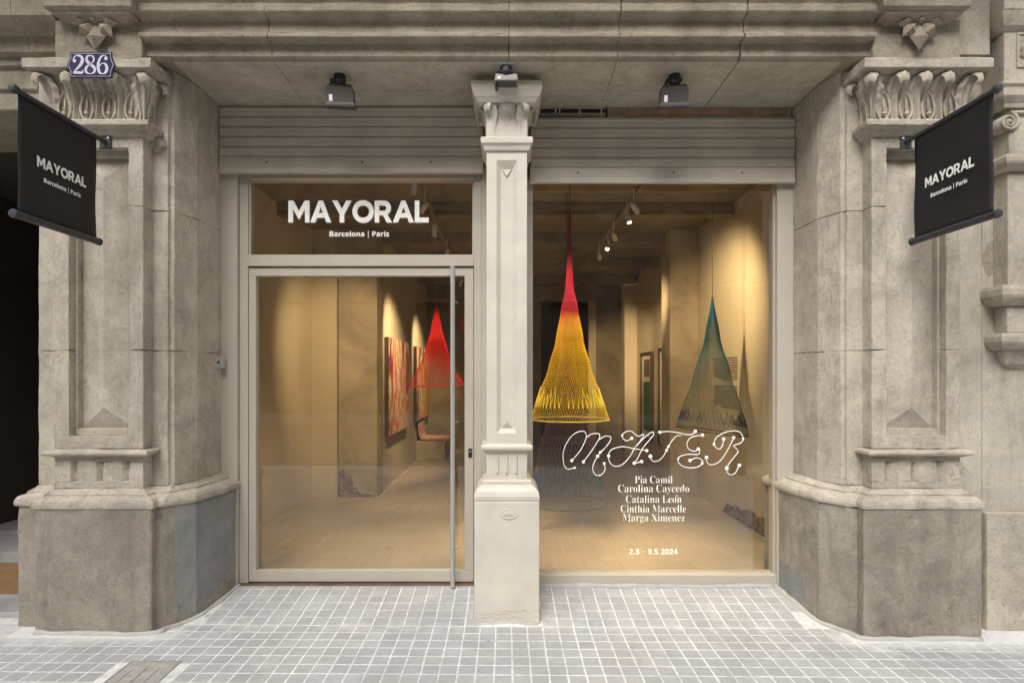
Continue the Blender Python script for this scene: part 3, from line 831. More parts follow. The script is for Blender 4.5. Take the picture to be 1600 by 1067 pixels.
# rough plaster lump beside the left capital and chipped patch
def lump(c, r, sq, mat, parent, name, seed):
    bm = bmesh.new(); bmesh.ops.create_icosphere(bm, subdivisions=3, radius=1)
    for v in bm.verts:
        k = 1 + 0.45 * noise.fractal(v.co * 1.6 + Vector((seed, 0, 0)), 1.0, 2.0, 4)
        v.co = Vector((v.co.x * sq[0], v.co.y * sq[1], v.co.z * sq[2])) * r * k
    me = bpy.data.meshes.new(name); bm.to_mesh(me); bm.free(); me.materials.append(mat)
    o = bpy.data.objects.new(name, me); COL.objects.link(o); o.parent = parent; o.location = Vector(c) - world_loc(parent)
    return o
lump((PX(243, 3.84), 3.85, PZ(226, 3.84)), 0.055, (1.0, .5, .85), M_STONE, pier_l, 'plaster_lump', 2.0)

# lintel: blocks in the same profile, butted along X
LP = [(4.62, 3.587), (3.745, 3.587), (3.722, 3.600), (3.722, 3.678), (3.658, 3.678), (3.650, 3.684), (3.650, 3.708), (3.676, 3.722), (3.676, 3.792), (3.655, 3.800), (3.610, 3.806), (3.604, 3.815), (3.604, 3.86), (3.57, 3.89), (3.57, 3.96), (4.62, 3.96)]
lint = None
LJ = [-2.252, -1.462, 0.02, 0.70, 1.468, 2.276]
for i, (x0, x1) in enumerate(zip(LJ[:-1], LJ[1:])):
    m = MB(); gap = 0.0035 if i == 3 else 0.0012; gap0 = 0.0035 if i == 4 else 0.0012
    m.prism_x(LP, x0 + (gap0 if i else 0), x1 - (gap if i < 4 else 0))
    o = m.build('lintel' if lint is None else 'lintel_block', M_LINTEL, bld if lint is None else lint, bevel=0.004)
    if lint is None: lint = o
for y0, y1 in ((3.752, 4.126), (4.130, 4.384)):
    for x0, x1 in ((-2.100, -1.462), (-1.459, 0.02), (0.022, 0.70), (0.702, 1.465), (1.471, 2.122)):
        m = MB(); m.box(x0, x1, y0, y1, 3.5800, 3.5868); m.build('soffit_slab', M_SOFFIT, lint, bevel=.0015)
# wall above, and an unseen balcony added to shade the upper front
m = MB(); m.box(-8, 8, 3.80, 4.62, 3.9605, 7.6); m.build('upper_wall', M_RENDER, bld)
m = MB(); m.box(-3.6, 3.3, 3.0, 3.80, 4.56, 4.72); m.build('shade_balcony_slab', M_LINTEL, bld, bevel=0.02)
m = MB(); m.prism_x([(3.80, 4.56), (3.05, 4.56), (3.10, 4.50), (3.35, 4.40), (3.80, 4.12)], -2.66, -2.42); m.build('shade_balcony_bracket', M_LINTEL, bld, bevel=0.01)
m = MB(); m.prism_x([(3.80, 4.56), (3.05, 4.56), (3.10, 4.50), (3.35, 4.40), (3.80, 4.12)], 2.44, 2.68); m.build('shade_balcony_bracket', M_LINTEL, bld, bevel=0.01)
# bands over the pier and the passage on the left
m = MB(); LP2 = [(4.62, 3.335), (3.905, 3.335), (3.895, 3.345), (3.895, 3.46), (3.872, 3.468), (3.872, 3.60), (3.845, 3.606), (3.845, 3.66), (3.80, 3.67), (3.80, 3.77), (3.70, 3.80), (3.66, 3.82), (3.66, 3.96), (4.62, 3.96)]
m.prism_x(LP2, -7.5, XC - 3.056); m.build('passage_lintel', M_LINTEL, bld, bevel=0.004)
m = MB(); m.prism_x([(4.62, 3.587), (3.86, 3.587), (3.86, 3.66), (3.80, 3.67), (3.80, 3.77), (3.70, 3.80), (3.66, 3.82), (3.66, 3.96), (4.62, 3.96)], XC - 3.0555, XC - 2.801); m.build('lintel_end', M_LINTEL, bld, bevel=0.004)
m = MB(); m.box(-8, -4.9, 3.80, 4.62, -0.05, 3.334); m.build('wall_pier', M_STONE, bld, bevel=0.006)
# rendered wall on the right
m = MB(); m.box(XC + 2.899, 3.098, 3.872, 4.62, -0.08, 3.959); wr = m.build('wall', M_RENDER, bld, bevel=0.003)
m = MB(); m.box(3.101, 8, 3.872, 4.62, -0.08, 3.959); m.build('wall_block', M_RENDER, wr, bevel=0.003)
m = MB(); m.box(XC + 2.802, 3.045, 3.74, 3.871, 3.62, 3.958); m.build('wall_block', M_STONE, wr, bevel=0.004)
m = MB(); m.box(3.098, 8, 3.832, 3.871, -0.10, 0.722); m.build('wall_plinth', M_STONE, wr, bevel=0.008)
# ornate bracketed pilaster at the right edge
cx_, hw = 3.375, 0.30
def cbox(y, z0, z1, half, bv=0.006, name='console_block', mat=M_STONE):
    mm = MB(); mm.box(cx_ - half, cx_ + half, y, 3.8715, z0, z1); return mm.build(name, mat, wr, bevel=bv)
yc = 3.70
zz = lambda py: PZ(py, yc)
cbox(3.64, zz(24), 3.957, 0.325)
m = MB(); rings = []
for d, z in ((0.0, zz(50)), (0.03, zz(44)), (0.05, zz(32)), (0.06, zz(25)) ):
    rings.append([(cx_ - 0.275 - d, 3.871, z), (cx_ - 0.275 - d, 3.70 - d, z), (cx_ + 0.275 + d, 3.70 - d, z), (cx_ + 0.275 + d, 3.871, z)])
m.loft(rings); m.build('console_moulding', M_STONE, wr)
cbox(3.70, zz(129.5), zz(50.5), 0.275)
m = MB(); x0, z0, z1 = PX(1590, 3.69), zz(106), zz(52)
for q in ((x0, 3.375 * 2 - x0, z0, z0 + .012), (x0, 3.375 * 2 - x0, z1 - .012, z1), (x0, x0 + .012, z0 + .012, z1 - .012), (3.375 * 2 - x0 - .012, 3.375 * 2 - x0, z0 + .012, z1 - .012)): m.box(q[0], q[1], 3.690, 3.703, q[2], q[3])
m.build('panel_moulding', M_STONE, wr)
for k in range(26):
    xx = random.uniform(x0 + .03, 3.375 * 2 - x0 - .03); z_ = random.uniform(z0 + .03, z1 - .03)
    lump((xx, 3.700, z_), random.uniform(.012, .022), (1, .5, 1.2), M_LINTEL, wr, 'carved_leaflet', k)
m = MB(); rings = []
for d, z in ((-.005, zz(166)), (0.0, zz(160)), (0.028, zz(150)), (0.03, zz(138)), (0.045, zz(134)), (0.045, zz(130))):
    rings.append([(cx_ - 0.262 - d, 3.871, z), (cx_ - 0.262 - d, 3.715 - d, z), (cx_ + 0.262 + d, 3.715 - d, z), (cx_ + 0.262 + d, 3.871, z)])
m.loft(rings); m.build('console_moulding', M_STONE, wr, bevel=0.002)
cbox(3.735, zz(240), zz(166.5), 0.215)
for sg in (-1, 1):
    m = MB(); pts = []
    ccx, ccz = cx_ + sg * 0.222, zz(188)
    for k in range(40):
        a = k / 39 * 4.2 * math.pi; r = 0.056 * (1 - k / 39 * 0.80)
        pts.append((ccx + sg * r * math.cos(a + 1.57) , 3.725, ccz + r * math.sin(a + 1.57)))
    rad = [0.013 * (1 - 0.5 * i / 39) for i in range(40)]
    pts = [(cx_ + sg * 0.02, 3.725, ccz + 0.062), (cx_ + sg * 0.12, 3.725, ccz + 0.060)] + pts
    m.tube(pts, .01, 8, radii=[0.013, 0.013] + rad)
    m.lathe([(0.002, -0.02), (0.012, -0.015), (0.016, 0.0), (0.05, 0.012), (0.052, 0.13)], (ccx, 3.73, ccz), 16, 'y')
    m.build('volute', M_STONE, wr, smooth=True)
def cmould(py0, py1, half, y, ext=0.045):
    mm = MB(); rings = []
    za, zb2 = zz(py1), zz(py0)
    for d, t in ((0, 0), (0.4, .12), (.85, .35), (1, .5), (1, .8), (.8, 1)):
        z = za + (zb2 - za) * t; dd = d * ext
        rings.append([(cx_ - half - dd, 3.871, z), (cx_ - half - dd, y - dd, z), (cx_ + half + dd, y - dd, z), (cx_ + half + dd, 3.871, z)])
    mm.loft(rings); return mm.build('console_moulding', M_STONE, wr, bevel=0.002)
cmould(240.5, 264, 0.225, 3.735)
cbox(3.755, zz(444), zz(264.5), 0.205)
cmould(444.5, 476, 0.235, 3.75, 0.055)
cbox(3.765, zz(519), zz(476.5), 0.20)
cmould(519.5, 546, 0.225, 3.77, 0.04)
m = MB(); m.loft([[(cx_ - w_, 3.871, z), (cx_ - w_, y_, z), (cx_ + w_, y_, z), (cx_ + w_, 3.871, z)] for w_, y_, z in ((0.10, 3.865, zz(576)), (0.16, 3.83, zz(568)), (0.19, 3.79, zz(546.5)))])
m.build('console_drop', M_STONE, wr, bevel=0.003)
# chipped render patch
lump((PX(1548, 3.872), 3.873, PZ(402, 3.872)), 0.09, (0.55, .06, 1.25), M_LINTEL, wr, 'chipped_patch', 5.0)

# ---- small switch box on the left jamb
kb = thing('key_switch_box', (-2.07, 4.34, PZ(566, 4.35)), 'small grey metal key switch box on the left stone jamb', 'switch box')
m = MB(); zc = PZ(566, 4.35); m.box(-2.108, -2.055, 4.315, 4.365, zc - .045, zc + .045); m.build('box', M_STEEL, kb, bevel=0.004)
m = MB(); m.lathe([(0.008, 0.0), (0.008, -0.012), (0.004, -0.014)], (-2.08, 4.315, zc), 12, 'y'); m.build('key_barrel', M_BLACK, kb)
m = MB(); m.tube([(-2.085, 4.35, zc + .045), (-2.088, 4.352, zc + .08), (-2.10, 4.36, zc + .11)], 0.006, 6); m.build('conduit', M_CORD, kb)

# ---- dark entrance passage at far left
lob = thing('entrance_passage', (-4.0, 5.2, 0), 'dark doorway of the neighbouring entrance at the left edge', 'doorway')
m = MB()
m.box(-7.5, -3.05, 6.75, 6.85, 0, 3.34); m.box(-3.12, -3.044, 4.63, 6.75, 0, 3.34); m.box(-4.98, -4.9, 4.63, 6.75, 0, 3.34); m.box(-4.9, -3.12, 4.63, 6.75, 3.34, 3.40)
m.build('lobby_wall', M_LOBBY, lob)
m = MB(); m.box(-4.90, -3.13, 3.93, 4.98, -0.05, 0.045); m.build('threshold', M_MARBLE, lob, bevel=0.006)
m = MB(); m.box(-4.88, -3.14, 4.25, 4.94, 0.0455, 0.058); m.build('door_mat', M_MAT, lob, bevel=0.003)
m = MB(); m.box(-4.90, -3.12, 4.985, 5.50, -0.05, 0.13); m.build('step', M_MARBLE, lob, bevel=0.006)
m = MB(); m.box(-4.90, -3.12, 5.502, 6.745, -0.05, 0.17); m.build('step', M_MARBLE, lob, bevel=0.006)
dl = MB(); dl.box(-4.85, -3.14, 6.55, 6.62, 0.17, 3.30); dlo = dl.build('door_leaf', M_DARKWOOD, lob)
for i in range(4):
    for j in range(3):
        m = MB(); m.box(-4.78 + i * .41, -4.44 + i * .41, 6.525, 6.55, 0.35 + j * 0.98, 1.2 + j * 0.98); m.build('door_panel', M_DARKWOOD, dlo, bevel=0.01)

# ================================================================== CREAM COLUMN
colm = thing('column', (0.008, 4.08, 0), 'cream painted square iron column with leaf capital between door and window', 'column')
cc = 0.008
def sq(m, prof, cx=cc, ybk=None, depth=1.0, cy=4.10):
    rings = []
    for h, z in prof:
        rings.append([(cx - h, cy - h * depth, z), (cx + h, cy - h * depth, z), (cx + h, cy + h * depth, z), (cx - h, cy + h * depth, z)])
    m.loft(rings); return m
m = MB(); sq(m, [(0.213, -0.05), (0.213, 0.785)]); pl = m.build('plinth', M_COLUMN, colm, bevel=0.008, seg=3)
m = MB(); sq(m, [(0.206, .786), (.213, .79), (.2145, .815), (.207, .845), (.185, .872), (.165, .884), (.163, .890), (.166, .893), (.166, .906), (.155, .913), (.14, .916)]); m.build('base_moulding', M_COLUMN, colm, bevel=0.0015)
m = MB(); sq(m, [(0.136, .915), (.136, 1.09)]); db = m.build('dentil_block', M_COLUMN, colm, bevel=0.003)
for i in (-1, 0, 1):
    m = MB(); x = cc + i * 0.062; m.loft([[(x - .012, 3.964, .955), (x + .012, 3.964, .955), (x + .004, 3.950, .957), (x - .004, 3.950, .957)], [(x - .012, 3.964, 1.075), (x + .012, 3.964, 1.075), (x + .004, 3.950, 1.075), (x - .004, 3.950, 1.075)]])
    m.build('glyph', M_COLUMN, db)
m = MB(); sq(m, [(0.136, 1.087), (.145, 1.095), (.162, 1.108), (.170, 1.118), (.171, 1.135), (.165, 1.146), (.150, 1.152), (.135, 1.155)]); m.build('base_ledge', M_COLUMN, colm, bevel=0.0015)
# shaft with sunk front panel
yf = 3.965; hz = 0.135; pw = 0.068; z0s, z1s = 1.154, 3.095; pz0, pz1 = 1.222, 3.035
m = MB()
hx = hz
O = [(cc - hx, z0s), (cc + hx, z0s), (cc + hx, z1s), (cc - hx, z1s)]
I = [(cc - pw, pz0), (cc + pw, pz0), (cc + pw, pz1), (cc - pw, pz1)]
J = [(cc - pw + .028, pz0 + .03), (cc + pw - .028, pz0 + .03), (cc + pw - .028, pz1 - .05), (cc - pw + .028, pz1 - .05)]
vs_ = [(x, yf, z) for x, z in O] + [(x, yf, z) for x, z in I] + [(x, yf + .028, z) for x, z in J] + [(x, 4.235, z) for x, z in O]
fs_ = [(i, (i + 1) % 4, 4 + (i + 1) % 4, 4 + i) for i in range(4)] + [(4 + i, 4 + (i + 1) % 4, 8 + (i + 1) % 4, 8 + i) for i in range(4)] + [(8, 9, 10, 11)] + [(12 + i, 12 + (i + 1) % 4, (i + 1) % 4, i) for i in range(4)] + [(15, 14, 13, 12)]
m.add(vs_, fs_); m.build('shaft', M_COLUMN, colm, bevel=0.002)
wq = pw - .030
m = MB(); m.prism_y([(cc - wq * .8, pz1 - .052), (cc + wq * .8, pz1 - .052), (cc, pz1 - .10)], yf + .016, yf + .0275); m.build('panel_stop', M_COLUMN, colm, bevel=.002)
m = MB(); zt_ = pz0 + .03
m.add([(cc - wq, yf + .0275, zt_), (cc + wq, yf + .0275, zt_), (cc, yf + .008, zt_ + .050), (cc, yf + .0275, zt_ + .056)], [(0, 1, 2), (0, 2, 3), (1, 3, 2), (0, 3, 1)]); m.build('panel_stop', M_COLUMN, colm)
m = MB(); sq(m, [(.134, 3.094), (.150, 3.100), (.158, 3.125), (.166, 3.135), (.172, 3.142), (.173, 3.175), (.165, 3.184), (.14, 3.186)]); m.build('necking', M_COLUMN, colm, bevel=0.0015)
m = MB(); sq(m, [(.136, 3.185), (.136, 3.33), (.150, 3.39), (.185, 3.425)]); m.build('capital_bell', M_COLUMN, colm)
m = MB(); sq(m, [(.188, 3.40), (.205, 3.424), (.212, 3.43), (.224, 3.46), (.231, 3.478), (.233, 3.520), (.228, 3.526)]); m.build('abacus', M_COLUMN, colm, bevel=0.002)
m = MB(); sq(m, [(.16, 3.5255), (.16, 3.5799)]); m.build('bearing_block', M_COLUMN, colm)
lm2 = leaf_mesh(0.215, 0.095, 0.062, fat=0.55, rib=False); LEAF2 = lm2.mesh('carved_leaf'); LEAF2.materials.append(M_COLUMN)
for q in LEAF2.polygons: q.use_smooth = True
for i, (dx, rz, sx_) in enumerate(((-0.098, -R(30), 1.0), (0.0, 0, 1.18), (0.098, R(30), 1.0))):
    leaf_obj(LEAF2, None, (cc + dx, 3.972, 3.187), rz, colm, scale=(sx_, 1, 1))
for sg in (-1, 1):
    for dy in (0.06, 0.13, 0.21):
        leaf_obj(LEAF2, None, (cc + sg * 0.134, 3.97 + dy, 3.187), sg * R(90), colm)
# oval maker's plate and chipped foot
m = MB(); zc = PZ(803, 3.885); xo = PX(795, 3.885)
pts = [(xo + 0.052 * math.cos(a), 3.8855, zc + 0.030 * math.sin(a)) for a in [6.28318 * k / 28 for k in range(28)]]
m.tube(pts, 0.005, 6, closed=True)
pts = [(xo + 0.038 * math.cos(a), 3.886, zc + 0.019 * math.sin(a)) for a in [6.28318 * k / 24 for k in range(24)]]
m.tube(pts, 0.0025, 5, closed=True)
m.loft([[(xo + r * 0.05 * math.cos(6.28318 * k / 24), y_, zc + r * 0.028 * math.sin(6.28318 * k / 24)) for k in range(24)] for r, y_ in ((1.0, 3.888), (1.0, 3.8845), (0.96, 3.8838))])
for k in range(5): m.box(xo - .02 + k * .009, xo - .014 + k * .009, 3.881, 3.885, zc - .004 + (.004 if k % 2 else -.003), zc + .003 + (.004 if k % 2 else -.003))
m.build('maker_plate', M_COLUMN, colm, smooth=True)
for k_, (xa, xb, zb_) in enumerate(((-.20, .02, .048), (-.05, .20, .066), (-.16, .10, .025))):
    m = MB(); pts = [Vector((cc + xa + (xb - xa) * i / 22, 3.8868, zb_ + .020 * noise.noise(Vector((i * .31, k_ * 7.0, 0))) + .010 * noise.noise(Vector((i * 1.1, k_ * 3.0, 5))))) for i in range(23)]
    m.tube(pts, .002, 4, radii=[.0008 + .0026 * abs(noise.noise(p * 40)) for p in pts]); m.build('paint_crack', M_CORD, colm)

# ================================================================== ROLLER SHUTTERS
def shutter(x0, x1, zs, nsl, rail_h, label, gap_top=False):
    sh = thing('roller_shutter', ((x0 + x1) / 2, 4.36, zs), label, 'shutter', 'rolled-up shutters over the shop front')
    m = MB(); pr = [(4.345, 0), (4.345, rail_h * .30), (4.352, rail_h * .34), (4.352, rail_h * .92), (4.358, rail_h), (4.385, rail_h), (4.385, 0)]
    m.prism_x([(y, zs + z) for y, z in pr], x0, x1); m.build('bottom_rail', M_SHUTTER, sh, bevel=0.0015)
    z = zs + rail_h + .002; ph = 0.0725
    for i in range(nsl):
        top = min(z + ph - .0008, 3.5785)
        if top - z < .01: break
        h = top - z; prof = []
        for k in range(17):
            t = k / 16; prof.append(((4.358 - 0.005 * math.sin(math.pi * min(1, t * 1.10)) ** .5 - (0.0035 if .62 < t < .9 else 0)) if t * 1.10 < 1 else 4.362, z + h * t))
        prof += [(4.378, top), (4.378, z)]
        m = MB(); m.prism_x(prof, x0 + .004, x1 - .004); m.build('slat', M_SHUTTER, sh)
        z += ph
    for bx_ in (x0 + .35, x0 + 1.05, x0 + 1.55):
        m = MB(); m.lathe([(0.001, -.006), (.006, -.005), (.007, 0)], (bx_, 4.353, zs + rail_h * .62), 10, 'y'); m.build('rivet', M_BLACK, sh)
    return sh
shl = shutter(-2.098, -0.165, PZ(271, 4.36), 6, 0.125, 'beige roller shutter rolled up above the glass door')
shr = shutter(0.180, 2.118, PZ(286.5, 4.36), 5, 0.118, 'beige roller shutter rolled up above the display window, brick gap on top')
shb = thing('shutter_box', (1.15, 4.45, 3.5), 'exposed brick and dark slotted bracket in the gap above the right shutter', 'shutter box')
m = MB(); m.box(0.18, 2.118, 4.43, 4.45, 3.30, 3.586); m.build('back_plate', M_LOBBY, shb)
bx0 = PX(952, 4.40)
M_BRICK = paint_mat('orange_brick', (0.42, 0.24, 0.125), 0.9, 0.2, 0.5, scale=10)
for k in range(6):
    a = bx0 + k * 0.222; b = min(a + 0.205, 2.112)
    m = MB(); m.box(a, b, 4.392 + random.uniform(0, .006), 4.428, 3.532, 3.5745); m.build('brick', M_BRICK, shb, bevel=0.004)
m = MB(); m.box(bx0 - .01, 2.114, 4.402, 4.4285, 3.47, 3.531); m.box(bx0 - .01, 2.114, 4.404, 4.4285, 3.5315, 3.5755); m.box(bx0 - .01, 2.114, 4.4, 4.4285, 3.576, 3.5855); m.build('mortar_bed', M_MORTAR, shb)
ax0, ax1 = PX(842, 4.39), PX(946, 4.39)
m = MB(); m.box(ax0, ax1, 4.39, 4.40, 3.575, 3.584); m.box(ax0, ax1, 4.39, 4.40, 3.532, 3.540); m.box(ax0, ax1, 4.392, 4.40, 3.518, 3.524)
for t in (0.0, .24, .30, .60, .93): m.box(ax0 + (ax1 - ax0) * t, ax0 + (ax1 - ax0) * t + .012, 4.388, 4.40, 3.5405, 3.5745)
m.build('slotted_bracket', M_SHUTTER, shb)

# ================================================================== SHOP FRONT: frame, door, transom, display window
YF = 4.40
X_ = lambda px: PX(px, YF)
Z_ = lambda py: PZ(py, YF)
def fbox(name, parent, px0, px1, py0, py1, y0=YF, y1=YF + .09, mat=M_FRAME, bv=0.002):
    mm = MB(); mm.box(X_(px0), X_(px1), y0, y1, Z_(py1), Z_(py0)); return mm.build(name, mat, parent, bevel=bv)
FLOOR_Z = 0.055
sf = thing('shop_front_frame', (-1.1, 4.45, FLOOR_Z), 'beige metal door surround with side posts and transom bar left of the column', 'door frame')
fbox('side_post', sf, 345.5, 371, 262, 917, YF - .005, YF + .14)
fbox('side_post', sf, 371.3, 385, 262, 917, YF + .03, YF + .14)
fbox('side_post', sf, 740.5, 752, 262, 917, YF + .012, YF + .14)
fbox('side_post', sf, 752.3, 775, 262, 917, YF - .005, YF + .14)
fbox('head_bar', sf, 385.3, 740.2, 262, 277.5, YF + .02, YF + .14)
fbox('transom_bar', sf, 385.3, 740.2, 397, 403, YF + .022, YF + .14)
fbox('transom_bar', sf, 385.3, 740.2, 403.3, 415.2, YF + .012, YF + .14)
fbox('threshold', sf, 371.3, 752, 912.4, 917.5, YF - .004, YF + .15, M_DARKWOOD)

tw = thing('transom_window', (-1.1, 4.46, Z_(397)), 'fixed glass panel above the door carrying the white shop name', 'window')
m = MB(); m.box(X_(385.6), X_(740), 4.462, 4.470, Z_(396.6), Z_(277.8)); m.build('glass_pane', M_GLASS, tw)
for q in ((385.5, 388, 278, 396.8), (737.5, 740.1, 278, 396.8)): fbox('gasket', tw, *q, YF + .04, YF + .062, M_FRAME, 0)

gd = thing('glass_door', (-1.05, 4.45, FLOOR_Z), 'large glass door in a beige frame with full-height steel pull bar', 'door')
yd = YF + .03
fbox('top_rail', gd, 386, 739.5, 417.2, 430, yd, yd + .06)
fbox('bottom_rail', gd, 386, 739.5, 893.5, 910.5, yd, yd + .06)
fbox('stile', gd, 386, 397.3, 430.2, 893.3, yd, yd + .06)
fbox('stile', gd, 725.5, 739.5, 430.2, 893.3, yd, yd + .06)
m = MB(); m.box(X_(396), X_(727), 4.470, 4.479, Z_(895), Z_(429)); m.build('glass_pane', M_GLASS, gd)
hx_ = PX(707, 4.33)
m = MB(); m.lathe([(0.0145, 0), (0.017, .003), (0.017, PZ(415, 4.34) - .065 - .003), (0.0145, PZ(415, 4.34) - .065)], (hx_, 4.345, 0.065), 16)
hd = m.build('pull_bar', M_STEEL, gd, smooth=False)
for py in (470, 660, 860):
    m = MB(); m.tube([(hx_ + .0, 4.352, PZ(py, 4.34)), (hx_ + .03, yd + .002, PZ(py, 4.34))], .007, 8); m.build('standoff', M_STEEL, hd)
lk = fbox('lock', gd, 731.5, 737, 701, 715, yd - .008, yd - .0005, M_BLACK, .002)
m = MB(); m.lathe([(.004, -.004), (.006, 0)], (X_(734.2), yd - .0085, Z_(706)), 10, 'y'); m.build('key_hole', M_STEEL, lk)

dw = thing('display_window', (1.1, 4.46, FLOOR_Z), 'large display window with white exhibition lettering between column and right pier', 'window')
fbox('side_post', dw, 812, 832.5, 280, 917, YF + .0, YF + .13)
fbox('side_post', dw, 1214, 1239.5, 280, 917, YF - .005, YF + .14)
fbox('glazing_bead', dw, 1211.5, 1213.7, 280, 897.8, YF + .03, YF + .06, M_FRAME, 0)
fbox('bottom_rail', dw, 832.8, 1213.7, 898.2, 917, YF - .002, YF + .13)
m = MB(); m.box(X_(832), X_(1214), 4.462, 4.471, Z_(442.4), Z_(275)); m.build('glass_pane', M_GLASS, dw)
m = MB(); m.box(X_(832), X_(1214), 4.462, 4.471, Z_(899.5), Z_(443.6)); m.build('glass_pane', M_GLASS, dw)

# white lettering on the transom
sg_ = thing('shop_name_sign', (PX(560.5, 4.45), 4.45, PZ(348, 4.45)), 'raised white MAYORAL letters on the glass above the door', 'sign')
gl_, cap = wordmark(PX(670, 4.445) - PX(451, 4.445), 0.016)
for x, me in gl_:
    o = link('letter', me, M_LETTER, sg_); o.location = (x, 0, 0); o.rotation_euler = (R(90), 0, 0)
kk = (PZ(314, 4.445) - PZ(348, 4.445)) / cap
for o in sg_.children: o.scale = (1, kk, 1)
me = text_mesh(sans('Barcelona | Paris'), PX(608, 4.455) - PX(515, 4.455), FONT_MATH, 0.0, 0.004)
for wme in split_words(me, .012):
    o = link('word', wme, M_LETTER, sg_); o.rotation_euler = (R(90), 0, 0); o.location = Vector((PX(561.5, 4.455), 4.458, PZ(366, 4.455))) - sg_.location

# exhibition title: drawn letters with blobs
MAT_S = {
 'M': ([[(150,350),(85,360),(57,310),(55,220),(90,130),(150,65),(215,45),(243,65),(242,110),(200,200),(125,290)],
        [(245,102),(290,70),(340,65),(357,80),(350,115),(290,210),(222,300)],
        [(355,115),(400,88),(440,90),(452,110),(420,165),(350,240),(310,310),(300,370),(330,412),(375,405),(402,365),(395,315)]],
       [(150,350,11),(125,290,15),(222,302,15),(395,315,13),(362,222,13),(340,255,15)]),
 'A': ([[(625,105),(585,125),(555,110),(545,80),(580,48),(625,48),(660,78),(690,88),(715,70),(725,80),(700,120),(650,185),(610,255),(550,320),(490,338),(445,310),(430,250),(450,205),(500,182),(560,175),(640,190),(750,208)],
        [(645,190),(700,130),(760,75),(800,52),(806,75),(780,110),(715,190),(670,280),(645,310),(708,300)]],
       [(625,105,14),(545,82,10),(750,208,14),(432,252,15),(645,312,15),(708,300,15),(645,190,9)]),
 'T': ([[(858,55),(930,48),(1010,58),(1080,75),(1130,70),(1155,48)], [(1038,85),(1000,85),(960,125),(925,185),(890,250),(850,290),(800,295),(778,255)]],
       [(858,55,14),(1155,48,15),(780,255,17),(930,175,12),(915,205,12)]),
 'E': ([[(1215,80),(1160,85),(1110,105),(1085,150),(1100,195),(1150,213),(1180,195),(1190,225),(1170,240),(1100,238),(1040,250),(1010,275),(1020,315),(1070,345),(1140,350),(1190,335),(1215,312),(1205,280),(1160,268),(1110,290)]],
       [(1215,80,15),(1180,195,15),(1110,290,15),(1213,312,12),(1013,275,9)]),
 'R': ([[(1390,112),(1380,165),(1355,195),(1325,180),(1310,155),(1325,105),(1380,65),(1450,45),(1520,50),(1555,105),(1530,145),(1475,165),(1490,185),(1510,215),(1480,260),(1435,315),(1418,355),(1425,395),(1455,408),(1490,390),(1520,330)],
        [(1475,100),(1440,170),(1395,250),(1340,310),(1280,325),(1250,300),(1248,265)]],
       [(1390,112,15),(1310,155,12),(1553,107,11),(1418,355,17),(1522,330,15),(1475,100,14),(1248,265,16)]),
}
YL = 4.458
for ch, (strokes, dots) in MAT_S.items():
    m = MB()
    tp = lambda a, b: (PX(870 + a / 5.333, YL), YL, PZ(665 + b / 5.333, YL))
    for st in strokes:
        pts = catmull([tp(a, b) for a, b in st], 6); m.tube(pts, 0.0031, 6)
    for a, b, r in dots:
        q = tp(a, b); rr_ = r / 5.333 / F * YL * 0.95
        m.lathe([(rr_ * .6, -.0022), (rr_, -.001), (rr_, .0022)], q, 14, 'y')
    m.build('title_letter', M_WHITE, dw, smooth=True)
SERIF_BOLD = 0x1D400
names = [('Pia Camil', 749, 992, 1051), ('Carolina Caycedo', 764.5, 966, 1077), ('Catalina Le\u00f3n', 779.5, 978, 1065), ('Cinthia Marcelle', 794.5, 970, 1072), ('Marga Ximenez', 810, 973, 1070)]
def serif(txt):
    out = ''
    for c in txt:
        if 'A' <= c <= 'Z': out += chr(0x1D400 + ord(c) - 65)
        elif 'a' <= c <= 'z': out += chr(0x1D41A + ord(c) - 97)
        elif '0' <= c <= '9': out += chr(0x1D7CE + ord(c) - 48)
        elif c == '\u00f3': out += chr(0x1D41A + 14) 
        else: out += c
    return out
for txt, py, a, b in names:
    if FONT_MATH: me = text_mesh(serif(txt), PX(b, YL) - PX(a, YL), FONT_MATH, -0.0095, 0.001)
    else: me = text_mesh(txt, PX(b, YL) - PX(a, YL), None, 0, 0.001)
    hgt = max(v.co.y for v in me.vertices)
    o = link('name_lettering', me, M_CREAMVINYL, dw); o.rotation_euler = (R(90), 0, 0); o.scale = (1, 1.2, 1)
    # line the capitals up on the photo's text line
    o.location = Vector((PX((a + b) / 2, YL), YL + .002, PZ(py, YL))) - dw.location
    if '\u00f3' in txt:
        mm = MB(); x0 = PX(1057.0, YL); z0_ = PZ(775.2, YL); mm.tube([(x0 - .006, YL + .001, z0_ - .006), (x0 + .007, YL + .001, z0_ + .011)], .0026, 5); mm.build('accent_mark', M_CREAMVINYL, dw)
me = text_mesh(sans('2.3 \u2212 9.5.2024'), PX(1059, YL) - PX(983, YL), FONT_MATH, 0.0, 0.001)
o = link('date_lettering', me, M_CREAMVINYL, dw); o.rotation_euler = (R(90), 0, 0); o.location = Vector((PX(1021, YL), YL + .002, PZ(861.5, YL))) - dw.location

